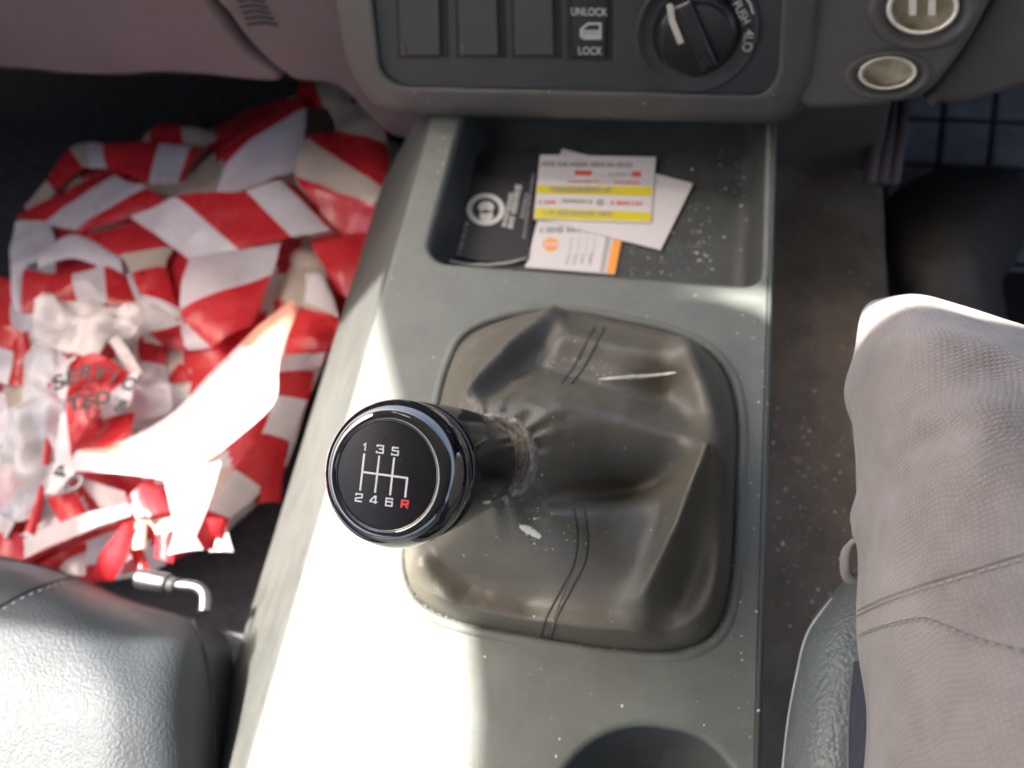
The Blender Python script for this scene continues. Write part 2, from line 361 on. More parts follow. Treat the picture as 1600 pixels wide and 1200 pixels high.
# ------------------------------------------------------------------ gear lever (knob, neck, collar)
T = PD(603.3, 742.5, .245)
_v = (Vector(CAM)-T).normalized(); _w = (-Vector(_r)*math.cos(.16)-Vector(_u)*math.sin(.16)); _w = (_w-_v*_w.dot(_v)).normalized()
TA = math.radians(25.5)
U = (_v*math.cos(TA)+_w*math.sin(TA)).normalized()
B = T-U*.115
lev = thing('gear_lever', 'glossy black gear knob with a six speed shift pattern on its leaning lever', 'gear lever', B)
knob = lathe('knob', T, U, [(.0178, -.0006)]+[(.0188+.0058*math.cos(math.radians(a)), -.0095+.0105*math.sin(math.radians(a))) for a in range(100, -26, -5)]+[(.0236, -.0150), (.0234, -.0154)], M['gloss'], lev, 96, True, True)
lathe('barrel', T, U, [(.0241, -.0152), (.0241, -.022), (.0238, -.036), (.0231, -.052), (.0221, -.066), (.0210, -.078), (.0199, -.0870), (.0186, -.0895)], M['barrel'], lev, 96)
lathe('neck_ring', T, U, [(.0172, -.0895), (.0177, -.0910), (.0177, -.0935), (.0168, -.0950)], M['gloss'], lev, 64)
lathe('neck_ring', T, U, [(.0158, -.0950), (.0162, -.0965), (.0156, -.0995), (.0130, -.1010), (.0118, -.112)], M['barrel'], lev, 64)
lathe('shaft', T, U, [(.0075, -.103), (.0075, -.150)], M['darksteel'], lev, 24)
fc = lathe('face_disc', T, U, [(.0176, -.0006), (.0174, .0001), (.0168, .0002)], M['face'], lev, 96)
lathe('face_ring', T, U, [(.01762, .0000), (.01762, .00038), (.01748, .00042), (.01744, .0001)], M['chrome'], lev, 96, False, False)
KP = Plane(T+U*.0003, U)
def kz(zx, zy, up=0): return KP.p3(460+zx/3.636, 580+zy/3.636, up)
lines = [[(397, 468), (373, 678)], [(482, 480), (458, 690)], [(567, 490), (543, 705)], [(384, 572), (641, 607), (629, 717)]]
for s in lines: ribbons('shift_line', [s], kz, 11, M['whiteprint'], fc)
KX, KY = np.array([.991, .133]), np.array([.114, -.993])
G = {'1': [[(-.45, .45), (.15, 1), (.15, -1)]], '2': [[(-.9, .45), (-.9, 1), (.9, 1), (.9, .12), (-.9, -.25), (-.9, -1), (1, -1)]],
     '3': [[(-.9, .55), (-.9, 1), (.85, 1), (.85, .05), (-.35, .05)], [(.85, .05), (.95, -.1), (.95, -1), (-.95, -1), (-.95, -.55)]],
     '4': [[(.45, -1.05), (.45, 1), (.1, 1), (-1, -.25), (-1, -.55), (1.05, -.55)]],
     '5': [[(.9, 1), (-.85, 1), (-.85, .15), (.9, .15), (.9, -1), (-.95, -1), (-.95, -.6)]],
     '6': [[(.85, .6), (.85, 1), (-.9, 1), (-.9, -1), (.9, -1), (.9, .1), (-.9, .1)]],
     'R': [[(-.9, -1.05), (-.9, 1), (.85, 1), (.85, .0), (-.9, .0)], [(.05, .0), (.95, -1.05)]]}
for ch, c in {'1': (400, 430), '3': (487, 443), '5': (573, 455), '2': (366, 718), '4': (452, 731), '6': (538, 744), 'R': (627, 756)}.items():
    st = [[np.array(c)+KX*p[0]*19.5+KY*p[1]*20.5 for p in s] for s in G[ch]]
    ribbons('shift_mark', st, lambda a, b: kz(a, b, .00002), 11 if ch == 'R' else 8, M['redprint'] if ch == 'R' else M['whiteprint'], fc)

# ------------------------------------------------------------------ leather gaiter
gai = thing('gear_gaiter', 'creased grey brown leather gaiter round the foot of the gear lever', 'gaiter', (.04, -.05, 0))
cxy = np.array([B.x, B.y])
def bnd(th):
    d = np.array([math.cos(th), math.sin(th)]); best = None
    for i in range(len(gb2)):
        p, q = np.array(gb2[i-1]), np.array(gb2[i]); e = q-p
        den = d[0]*e[1]-d[1]*e[0]
        if abs(den) < 1e-12: continue
        s = ((p-cxy)[0]*e[1]-(p-cxy)[1]*e[0])/den; t = ((p-cxy)[0]*d[1]-(p-cxy)[1]*d[0])/den
        if s > 0 and -1e-6 <= t <= 1+1e-6 and (best is None or s > best): best = s
    return cxy+d*best
def seg(p, a, b):
    e = b-a; t = min(1, max(0, (p-a)@e/(e@e))); return np.linalg.norm(p-a-e*t), t
def W(x, y, z): v = PZ(x, y, z); return np.array([v.x, v.y])
FE = []   # (a, b, height a, height b, width, sharp)
def crest(pts, h, wd, sharp=True):
    for i in range(len(pts)-1): FE.append((W(*pts[i]), W(*pts[i+1]), h[i], h[i+1], wd, sharp))
CR = [([(866, 494, .012), (800, 555, .025), (735, 640, .035)], [.012, .019, .016], .0085, True),
      ([(862, 530, .015), (815, 590, .02), (770, 640, .03)], [-.005, -.008, -.006], .006, False),
      ([(1072, 540, .015), (1106, 640, .02), (1122, 760, .02), (1116, 900, .02), (1085, 968, .015)], [.011, .012, .012, .012, .008], .0085, False),
      ([(890, 640, .05), (980, 655, .05), (1062, 692, .045)], [.010, .018, .022], .0190, False),
      ([(845, 790, .03), (950, 765, .022), (1060, 738, .022)], [-.009, -.019, -.016], .0085, False),
      ([(1094, 722, .036), (1055, 830, .03), (1005, 938, .02)], [.031, .027, .015], .0080, True),
      ([(1120, 800, .015), (1074, 935, .012)], [-.007, -.009], .009, False),
      ([(930, 880, .02), (900, 850, .02)], [.005, .005], .026, False),
      ([(1040, 600, .02), (1085, 650, .02)], [-.006, -.006], .012, False),
      ([(880, 530, .02), (1050, 560, .02)], [.007, .008], .0105, False),
      ([(850, 575, .025), (960, 600, .03), (1040, 600, .025)], [-.004, -.006, -.004], .006, False),
      ([(660, 890, .012), (715, 955, .012), (850, 982, .012), (990, 996, .012)], [.008, .009, .008, .007], .0090, False),
      ([(760, 800, .04), (690, 870, .02)], [.007, .003], .012, True),
      ([(700, 905, .012), (820, 945, .012)], [-.004, -.004], .010, False)]
for c in CR: crest(*c)
TP = [(0, .0530), (.08, .0500), (.2, .0425), (.4, .0290), (.6, .0190), (.78, .0135), (.90, .0105), (.955, .0065), (.985, .0005), (1.0, -.0050), (1.02, -.008)]
def prof(t):
    for (a, x), (b, y) in zip(TP, TP[1:]):
        if t <= b: s = (t-a)/(b-a); return x+(y-x)*s
    return TP[-1][1]
# average the stacked crests of one kind so that joints do not pile up
def extra(p):
    acc = {}
    for k, (a, b, h0, h1, wd, sh) in enumerate(FE):
        d, t = seg(p, a, b); h = h0+(h1-h0)*t
        f = math.exp(-math.sqrt((d/wd)**2+.016)+.126) if sh else math.exp(-(d/wd)**2)
        key = GRP[k]; v = h*f
        if key not in acc or abs(v) > abs(acc[key]): acc[key] = v
    return sum(acc.values())
GRP = []
for gi, c in enumerate(CR): GRP += [gi]*(len(c[0])-1)
NT, NR = 220, 84
vs = []; fs = []
bd = [bnd(2*math.pi*k/NT) for k in range(NT)]
for j in range(NR+1):
    t = j/NR*1.0
    for k in range(NT):
        th = 2*math.pi*k/NT; inner = cxy+np.array([math.cos(th), math.sin(th)])*.0165
        p = inner*(1-t)+bd[k]*t
        sl = max(0, 1-abs((th-math.radians(118))/math.radians(34)))
        p = p+(inner-bd[k])/np.linalg.norm(inner-bd[k])*(sl**.5*.0034+.0008)*t**6
        tilt = -(U.x*(p[0]-B.x)+U.y*(p[1]-B.y))/U.z*(1-t)**6
        fade = min(1, t/.12)*min(1, max(0, (1-t)/.10))
        z = prof(t)+extra(p)*fade**.8+tilt
        z += .0013*math.sin(th*17+3*noise.noise(Vector((math.cos(th)*2, math.sin(th)*2, 1))))*math.exp(-t/.13)*min(1, t/.03)+(.28-abs(noise.noise(Vector((p[0]*70, p[1]*70, 2.2)))))*.0004*fade
        z += .0004*noise.fractal(Vector((p[0]*90, p[1]*90, .3)), 1.0, 2.0, 4)*fade
        vs.append((p[0], p[1], z))
for j in range(NR):
    for k in range(NT): fs.append((j*NT+k, j*NT+(k+1) % NT, (j+1)*NT+(k+1) % NT, (j+1)*NT+k))
leather = mesh('leather_skirt', vs, fs, M['leather'], gai)
LT = bvh_of(leather)
def seam(pts, parent, tree, r, m, name='seam', n=7, off=-.00005):
    out = []
    for q in spline(pts, n):
        h, _ = hit(tree, q[0], q[1], off)
        if h is not None: out.append(h)
    return tube(name, out, r, m, parent, 6)
for dx in (-8, 8):
    seam([(937+dx, 512), (922+dx, 540), (905+dx, 572), (885+dx, 600)], gai, LT, .0006, M['seam'])
    seam([(905+dx, 795), (910+dx, 840), (905+dx, 880), (885+dx, 920), (862+dx, 965), (852+dx, 1000)], gai, LT, .0006, M['seam'])
seam([(921, 516), (905, 548), (890, 580)], gai, LT, .0003, M['leather'])
seam([(905, 800), (908, 860), (885, 915), (853, 998)], gai, LT, .00035, M['leather'])
col_ = lathe('collar', B, U, [(.0212, -.0085), (.0216, -.004), (.0212, .0005), (.0200, .0026), (.0186, .0024), (.0176, .0008), (.0165, -.0030), (.0130, -.0045), (.0090, -.005)], M['collar'], gai, 72, False, True)
for v in col_.data.vertices: v.co += Vector((0, 0, 1))*(.0009*noise.noise(v.co*300)+.0012*noise.noise(v.co*120))

# ------------------------------------------------------------------ dashboard
dash = thing('dashboard', 'grey plastic lower dashboard with switch panel, drive dial and two sockets', 'dashboard', (.02, .24, .0))
DP = Plane((.02, .188, .016), (0, -.958, .287))       # centre face
def dplate(*a, **k): return DP.plate(*a, **k)
CB = [(505, -200), (548, 70), (566, 118), (590, 156), (640, 177), (800, 181), (1000, 186), (1180, 190), (1236, 186), (1262, 160), (1275, 100), (1290, -200)]
PI_ = [(558, -190), (590, 70), (604, 112), (640, 133), (800, 137), (1000, 142), (1150, 146), (1196, 140), (1215, 112), (1222, 60), (1240, -190)]
def rp_(pts, r, n=7):
    out = []; m = len(pts)
    for i in range(m):
        p = np.array(pts[i], float); a = np.array(pts[i-1], float)-p; b = np.array(pts[(i+1) % m], float)-p
        la, lb = np.linalg.norm(a), np.linalg.norm(b); q = min(r, la*.45, lb*.45); p0 = p+a/la*q; p1 = p+b/lb*q
        for k in range(n+1): t = k/n; out.append(tuple((1-t)**2*p0+2*t*(1-t)*p+t*t*p1))
    return out
def sm(pl, n=6): return [tuple(q) for q in spline(pl, n, True)]
OUT = [(492, -250), (545, 100), (596, 176), (1228, 193), (1272, 140), (1300, -250)]; INN = [(556, -240), (596, 112), (626, 135), (1192, 148), (1216, 118), (1236, -240)]
def ringpx(pts, r, gx, gy, up):
    c = (890, -60); pp = [(x+gx*(1 if x > c[0] else -1), y+gy*(1 if y > c[1] else -1)) for x, y in pts]
    return [DP.p3(x, y, up) for x, y in rp_(pp, r)]
loft('centre_body', [ringpx(INN, 26, 0, 0, -.012), ringpx(INN, 26, 0, 0, -.0022), ringpx(INN, 26, 2, 2, -.0008), ringpx(INN, 28, 5, 5, 0), ringpx(INN, 32, 9, 10, -.0006), ringpx(OUT, 55, -18, -16, -.0020), ringpx(OUT, 55, -7, -5, -.0050), ringpx(OUT, 55, 0, 0, -.0110), ringpx(OUT, 55, 4, 3, -.05)], M['dash'], dash, False)
dplate('switch_panel', [(540, -245), (590, 120), (620, 146), (1200, 158), (1226, 120), (1246, -245)], [], .006, .001, M['panel'], dash, up=-.0035)
def rq(x0, x1, y0, y1, sk=0): return [(x0, y0), (x1, y0), (x1+sk, y1), (x0+sk, y1)]
for x0, x1 in ((620, 688), (713, 779), (800, 866)):
    dplate('switch_gap', rq(x0-5, x1+7, -40, 94, 4), [], .0035, .0003, M['groove'], dash, up=-.0030)
    b_ = dplate('blank_switch', rq(x0, x1-4, -42, 89, 4), [], .006, .0012, M['switch'], dash, up=-.0012)
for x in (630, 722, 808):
    dplate('painted_glint', rq(x-3, x+1, 66, 88, 3), [], .003, .0004, M['lens'], dash, up=-.0006)  # slim strips painting pink reflections, not separate lenses
dplate('lock_surround', rq(884, 956, -60, 99, 0), [], .004, .0006, M['groove'], dash, up=-.0030)
lk = dplate('lock_switch', rq(892, 948, -58, 92, 0), [], .006, .0010, M['dialb'], dash, up=-.0018)
DXv = DP.X; DYv = DP.Y
def dtext(body, px, py, hpx, up, rot=0, sx=1, name='lettering', parent=dash, m=None, pl=DP):
    o_ = pl.p3(px, py, up); ex = (pl.p3(px+10*math.cos(rot), py+10*math.sin(rot), up)-o_); ey = pl.p3(px+10*math.sin(rot), py-10*math.cos(rot), up)-o_
    size = ey.length/10*hpx/.70
    return text(name, body, o_, ex, ey, size, m or M['label'], parent, sx, .012)
dtext('UNLOCK', 920, 19, 12, -.0016, 0.02, .84, parent=lk)
dtext('LOCK', 922, 80, 12, -.0016, .02, .84, parent=lk)
# door pictogram
ribbons('door_icon', [[(908, 58), (908, 46), (919, 37), (938, 37), (938, 60), (912, 60), (908, 56)], [(908, 49), (938, 49)], [(909, 54), (937, 54)], [(914, 58), (937, 58)]], lambda a, b: DP.p3(a, b, -.0016), 3.6, M['label'], lk)
# drive dial
dc = DP.p3(1088, 52, -.0035); rpx = (DP.p3(1098, 52)-DP.p3(1088, 52)).length/10
lathe('dial_well', dc, DP.n, [(rpx*99, .0004), (rpx*97, .0022), (rpx*92, .0024), (rpx*88, .0008), (rpx*70, .0004)], M['panel'], dash, 64)
dial = lathe('drive_dial', dc, DP.n, [(rpx*66, .0004), (rpx*65, .004), (rpx*62, .0080), (rpx*58, .0094), (rpx*50, .0098)], M['dialb'], dash, 64)
def dl(px, py, up): return DP.p3(px, py, up)
gr = dplate('grip', [(1057, -4), (1080, -14), (1122, 86), (1098, 98)], [], .012, .0026, M['dialb'], dash, up=.0140)
gr.parent = dial
ribbons('pointer_mark', [[(1046, 6), (1050, 32), (1064, 68)]], lambda a, b: DP.p3(a, b, .0100), 10, M['ivory'], dial)
dtext('PUSH', 1158, 20, 15, -.0008, math.radians(62), .85)
dtext('4LO', 1168, 64, 15, -.0008, math.radians(97), .9)
ribbons('dial_arc', [[(1152, -16), (1164, -6), (1172, 6), (1177, 22)]], lambda a, b: DP.p3(a, b, -.0008), 3, M['label'], dash)
# top of the dashboard, running forward under the windscreen
vs, fs, R_, C_ = grid_mesh([[(x, y, z) for x in (-1.7, -.8, 0, .5, 1.0)] for y, z in ((.262, .10), (.252, .15), (.262, .175), (.32, .19), (.45, .185), (.75, .17))], 5, 5)
mesh('dash_top', vs, fs, M['dash'], dash)
# glovebox side, left
LP = Plane((-.3, .262, -.02), (0, -.985, -.17))
LP2 = Plane((-.3, .255, -.02), (0.12, -.985, -.12))
LP.plate('glovebox_lid', sm([(-420, -260), (300, -260), (318, -30), (346, 28), (392, 86), (440, 124), (415, 131), (330, 122), (250, 118), (190, 122), (100, 119), (40, 112), (-100, 108), (-420, 104)], 5), [], .05, .007, M['dashL'], dash)
side = LP2.plate('lower_trim', sm([(318, -260), (330, -30), (358, 24), (402, 80), (452, 122), (480, 130), (530, 138), (585, 190), (620, 216), (672, 205), (678, 120), (640, 60), (600, -260)], 5), [], .03, .005, M['dashL'], dash)
for k in range(5):
    ribbons('vent_slot', [[(370+k*4, 2+k*9), (392+k*5, -1+k*9), (414+k*5, 3+k*9)]], lambda a, b: LP2.p3(a, b, .0004), 4.5, M['groove'], dash)
# right side with the two sockets
RP = Plane((.2, .195, .03), (-.06, -.93, .36))
RO = [(1222, -260), (1240, 100), (1252, 165), (1300, 172), (1380, 166), (1440, 152), (1478, 118), (1530, 40), (1575, -60), (1640, -260)]
RP2 = Plane((.3, .205, .03), (-.12, -.95, .28))
def ell(px, py, a, b, n=40, rot=0): return [(px+a*math.cos(t)*math.cos(rot)-b*math.sin(t)*math.sin(rot), py+a*math.cos(t)*math.sin(rot)+b*math.sin(t)*math.cos(rot)) for t in [2*math.pi*k/n for k in range(n)]]
RP.plate('right_trim', sm(RO, 5), [ell(1442, 12, 60, 44, rot=-.12)[::-1], ell(1387, 116, 47, 27, rot=-.08)[::-1]], .03, .005, M['dash'], dash)
RP2.plate('column_trim', sm([(1590, -260), (1562, -40), (1512, 62), (1456, 145), (1445, 160), (1500, 165), (1560, 150), (1640, 128), (1800, 100), (1800, -260)], 5), [], .03, .006, M['dash'], dash)
def socket(px, py, a, b, rot, prongs):
    s = thing_part('power_socket', dash)
    e = ell(px, py, a, b, 48, rot); f = lambda k, up: [RP.p3(px+(x-px)*k, py+(y-py)*k, up) for x, y in e]
    loft('ring', [f(1.03, -.003), f(1.02, .0012), f(.98, .0024), f(.93, .0022), f(.88, .0008), f(.86, -.004)], M['ring'], s, False)
    loft('sleeve', [f(.87, -.002), f(.85, -.008), f(.80, -.010)], M['brass'], s, True)
    e2 = lambda k, up: [RP.p3(px+(x-px)*k, py+4+(y-py)*k, up) for x, y in e]
    loft('recess', [e2(1.55, .0004), e2(1.45, .0020), e2(1.30, .0016), e2(1.12, -.0008), e2(1.02, -.0022)], M['dash'], s, False)
    if prongs:
        for dx in (-22, 8): mesh('contact', [RP.p3(px+dx+i*12, py-34+j*46, -.009+k*.008) for i in (0, 1) for j in (0, 1) for k in (0, 1)], [(0, 1, 3, 2), (4, 6, 7, 5), (0, 4, 5, 1), (2, 3, 7, 6), (1, 5, 7, 3), (0, 2, 6, 4)], M['ring'], s, False)
def thing_part(name, parent):
    o = bpy.data.objects.new(name, None); COL.objects.link(o); o.parent = parent
    o.matrix_parent_inverse = Matrix.Translation(LOC[parent.name]).inverted(); LOC[o.name] = Vector((0, 0, 0)); o.empty_display_size = .01
    return o
socket(1442, 12, 56, 41, -.12, True)
socket(1387, 114, 45, 25, -.08, False)
# kick panel below, right of the tray
KPn = Plane((.2, .285, -.06), (.0, -.98, .2))
KPn.plate('kick_panel', [(1195, 120), (1400, 120), (1375, 268), (1300, 285), (1215, 305)], [], .02, .004, M['dash'], dash)

# ------------------------------------------------------------------ cards in the tray
CZ = -.0345
def CP(z): return Plane((0, .15, z), (0, 0, 1))
def card_px(x, y): return (690+x/3.902, 220+y/3.902)
def cthing(name, label, pts, z, m, cat='card'):
    p = CP(z); c = p.p3(*card_px(*pts[0])); t = thing(name, label, cat, c)
    p.plate('sheet', [card_px(*q) for q in pts], [], .0006, .00015, m, t, up=.0003)
    return t, p
def cq(t, p, pts, m, name='print_band', up=.0005, lift=0): return p.flat(name, [card_px(*q) for q in pts], m, t, up)
def words(t, p, x0, y0, x1, y1, h, m, seedv, up=.0006, gap=.35):
    rnd = random.Random(seedv); L_ = math.hypot(x1-x0, y1-y0); ux, uy = (x1-x0)/L_, (y1-y0)/L_; s = 0; vs = []; fs = []
    while s < L_:
        wd = h*rnd.uniform(.35, .75)
        for st in range(2):
            a0 = s+st*wd*.55; a1 = a0+wd*.33
            hh = h*rnd.uniform(.7, 1)
            b = len(vs)
            for aa, bb in ((a0, -hh/2), (a1, -hh/2), (a1, hh/2), (a0, hh/2)): vs.append(p.p3(*card_px(x0+ux*aa-uy*bb, y0+uy*aa+ux*bb), up))
            fs.append((b, b+1, b+2, b+3))
        s += wd*1.25+(h*gap if rnd.random() < .2 else 0)
    return mesh('lettering', vs, fs, m, t, False)
t, p = cthing('contact_card', 'white card with an orange disc and an orange edge stripe, lowest in the tray', [(590, 470), (1115, 520), (1052, 816), (508, 772)], CZ+.0006, M['card'])
cq(t, p, [(1060, 530), (1112, 535), (1056, 813), (1004, 806)], M['orange'])
cq(t, p, [(1012, 526), (1046, 528), (990, 803), (962, 799)], M['cardgrey'])
cq(t, p, ell(665, 632, 50, 40), M['orange'], 'disc', .0006)
words(t, p, 625, 632, 700, 632, 34, M['card'], 3, .0008)
words(t, p, 600, 545, 880, 540, 42, M['greyprint'], 4)
for k, x in enumerate((775, 820, 865, 915)): words(t, p, x, 700-k*6, x-14, 750, 16, M['greyprint'], 10+k)
for k, x in enumerate((790, 840, 890, 935)): words(t, p, x, 590, x-10, 700, 8, M['cardgrey'], 30+k)
t, p = cthing('blank_card', 'blank white card lying askew under the yellow banded card', [(735, 48), (1535, 262), (1335, 668), (560, 470)], CZ+.0016, M['card'])
t, p = cthing('banded_card', 'white printed card with two yellow bands on top in the tray', [(600, 85), (1308, 100), (1275, 505), (560, 480)], CZ+.0026, M['card'])
cq(t, p, [(584, 272), (1285, 280), (1281, 336), (578, 322)], M['yellow']); cq(t, p, [(571, 408), (1277, 436), (1274, 492), (565, 472)], M['yellow'])
words(t, p, 612, 140, 1170, 148, 34, M['greyprint'], 5); words(t, p, 670, 293, 1015, 300, 34, M['greyprint'], 6, .0007); words(t, p, 620, 438, 1030, 446, 34, M['greyprint'], 7, .0007)
cq(t, p, [(812, 180), (918, 182), (915, 212), (810, 210)], M['cardred']); cq(t, p, [(1160, 185), (1218, 188), (1214, 222), (1158, 218)], M['cardred'])
words(t, p, 770, 248, 960, 250, 16, M['cardred'], 8); words(t, p, 1050, 252, 1200, 256, 22, M['cardred'], 9); words(t, p, 1020, 205, 1140, 206, 16, M['greyprint'], 19)
words(t, p, 1035, 378, 1220, 382, 30, M['cardred'], 12); words(t, p, 735, 365, 920, 372, 26, M['greyprint'], 13); words(t, p, 590, 372, 635, 374, 28, M['greyprint'], 15); words(t, p, 650, 374, 690, 376, 28, M['cardred'], 16)
cq(t, p, ell(968, 376, 24, 22), M['cardgrey'], 'disc', .0006)
t, p = cthing('black_leaflet', 'black folded leaflet with a pale ring emblem lying in the left of the tray', [(172, 88), (604, 40), (575, 250), (525, 722), (290, 742), (48, 700)], CZ+.0022, M['cardblack'], 'leaflet')
rg = [p.p3(*card_px(268+a*math.cos(2*math.pi*k/48), 418+a*.84*math.sin(2*math.pi*k/48)), .0005) for a in (84, 116) for k in range(48)]
mesh('emblem_ring', rg, [(k, (k+1) % 48, 48+(k+1) % 48, 48+k) for k in range(48)], M['label'], t, False)
cq(t, p, ell(272, 405, 48, 36), M['label'], 'emblem'); cq(t, p, ell(272, 455, 42, 34), M['label'], 'emblem')
words(t, p, 470, 270, 415, 545, 42, M['label'], 20); words(t, p, 425, 320, 380, 520, 30, M['label'], 21); words(t, p, 520, 320, 490, 470, 30, M['greyprint'], 22); words(t, p, 560, 200, 500, 600, 20, M['greyprint'], 25); words(t, p, 155, 500, 105, 690, 26, M['greyprint'], 23)
tube('fold_edge', [p.p3(*card_px(x, y), .0006) for x, y in ((0, 720), (60, 735), (150, 752), (280, 758), (420, 742), (520, 716))], .0008, M['label'], t, 6)

# ------------------------------------------------------------------ passenger seat
pseat = thing('passenger_seat', 'black grained leather passenger seat cushion in bright sun', 'seat', (-.25, -.25, -.3))
Pr = [[(-140, 840, -.20), (60, 880, -.20), (200, 935, -.20), (290, 965, -.20), (345, 990, -.22)],
      [(-140, 856, -.075), (60, 896, -.08), (200, 946, -.085), (300, 972, -.11), (352, 995, -.17)],
      [(-140, 890, -.035), (60, 916, -.036), (195, 962, -.044), (300, 990, -.068), (360, 1012, -.15)],
      [(-140, 960, -.018), (60, 968, -.018), (195, 1005, -.026), (305, 1020, -.050), (366, 1045, -.14)],
      [(-140, 1080, -.010), (60, 1080, -.010), (195, 1090, -.014), (308, 1110, -.042), (370, 1130, -.13)],
      [(-140, 1240, -.008), (60, 1240, -.008), (200, 1240, -.012), (312, 1240, -.040), (372, 1250, -.13)],
      [(-140, 1500, -.008), (60, 1500, -.008), (200, 1500, -.012), (316, 1500, -.040), (378, 1500, -.13)]]
vs, fs, R_, C_ = grid_mesh([[PZ(*q) for q in r] for r in Pr], 14, 14)
def wrk(v):
    v = Vector(v); return v+Vector((0, 0, .0030*noise.noise(v*14)+.0004*noise.noise(v*60)))
cush = mesh('cushion', [wrk(v) for v in vs], fs, M['seat'], pseat)
PT = bvh_of(cush)
seam([(-60, 985), (0, 948), (40, 926), (80, 911), (112, 902)], pseat, PT, .0012, M['groove'])
for k in range(9):
    q = spline([(-30, 972), (0, 955), (40, 933), (80, 917), (105, 909)], 6); a, b = q[min(k*2+5, len(q)-2)] if k*2+5 < len(q)-1 else q[-2], q[min(k*2+6, len(q)-1)]
    h0, _ = hit(PT, *a, .0004); h1, _ = hit(PT, *b, .0004)
    if h0 and h1 and (h1-h0).length < .02: tube('stitch', [h0, h0.lerp(h1, .75)], .0006, M['thread'], pseat, 5)
seam([(300, 965), (318, 1020), (330, 1090), (336, 1200), (340, 1300)], pseat, PT, .0016, M['groove'])
# seat hinge bracket between the cushion and the console
br = thing('seat_bracket', 'grey metal seat bracket between the cushion and the console', 'bracket', PZ(400, 970, -.17))
def boxpx(name, pts, z0, z1, m, parent):
    n_ = len(pts); vs = [PZ(x, y, z1) for x, y in pts]; vs += [v-Vector((0, 0, z1-z0)) for v in vs]
    fs = [tuple(range(n_)), tuple(reversed(range(n_, 2*n_)))]+[(i, n_+i, n_+(i+1) % n_, (i+1) % n_) for i in range(n_)]
    o = mesh(name, vs, fs, m, parent, False); md = o.modifiers.new('soft', 'BEVEL'); md.width = .0015; md.segments = 2; return o
boxpx('latch', [(392, 968), (436, 974), (430, 990), (388, 984)], -.19, -.175, M['dashL'], br)
boxpx('arm', [(345, 985), (400, 992), (385, 1080), (352, 1200), (330, 1200)], -.20, -.185, M['darksteel'], br)

# ------------------------------------------------------------------ angled socket wrench resting by the cushion
wr = thing('socket_wrench', 'chrome angled socket wrench lying against the front of the black cushion', 'wrench', PZ(260, 915, -.10))
q = lambda x, y, z: PZ(x, y, z)
tube('socket_head', [q(215, 903, -.092), q(217, 903.3, -.092), q(219, 903.6, -.092), q(261, 912, -.092), q(263, 912.4, -.092), q(264, 912.6, -.092)], [.0050, .0062, .0066, .0066, .0062, .0050], M['steel'], wr, 24)
tube('collar', [q(264, 912.5, -.092), q(266, 913, -.092), q(276, 914.5, -.092), q(278, 915, -.092)], [.0046, .0050, .0050, .0040], M['darksteel'], wr, 20)
tube('bent_bar', spline([q(274, 914, -.092), q(292, 915, -.092), q(306, 917, -.092), q(317, 924, -.092), q(320.5, 936, -.092), q(319, 956, -.092)], 6), .0036, M['steel'], wr, 16)

# ------------------------------------------------------------------ driver seat bolster
dseat = thing('driver_seat', 'grey green grained leather side bolster of the driver seat', 'seat', (.2, -.25, -.3))
Dr = [[(1352, 880, -.06), (1340, 884, -.02), (1345, 890, .0), (1380, 900, .012), (1460, 905, .012)],
      [(1325, 925, -.05), (1312, 915, -.01), (1322, 915, .018), (1365, 925, .030), (1460, 930, .030)],
      [(1290, 990, -.05), (1268, 972, -.005), (1282, 968, .026), (1345, 985, .040), (1460, 990, .035)],
      [(1268, 1060, -.05), (1244, 1050, .0), (1262, 1045, .032), (1335, 1060, .046), (1460, 1060, .040)],
      [(1250, 1150, -.05), (1230, 1140, .0), (1250, 1135, .036), (1330, 1145, .050), (1460, 1150, .045)],
      [(1238, 1260, -.05), (1214, 1250, .0), (1240, 1245, .036), (1330, 1260, .050), (1460, 1260, .045)],
      [(1230, 1400, -.05), (1205, 1400, .0), (1235, 1400, .036), (1330, 1400, .050), (1460, 1400, .045)]]
vs, fs, R_, C_ = grid_mesh([[PZ(*q_) for q_ in r] for r in Dr], 12, 12)
bol = mesh('side_bolster', vs, fs, M['bolster'], dseat)
BT = bvh_of(bol)
seam([(1300, 935), (1262, 990), (1244, 1060), (1230, 1140), (1220, 1240)], dseat, BT, .0007, M['thread'], 'stitch_line')
seam([(1352, 985), (1340, 1040), (1333, 1100), (1330, 1160), (1330, 1230)], dseat, BT, .0016, M['bolster'], 'piping', off=.0006)

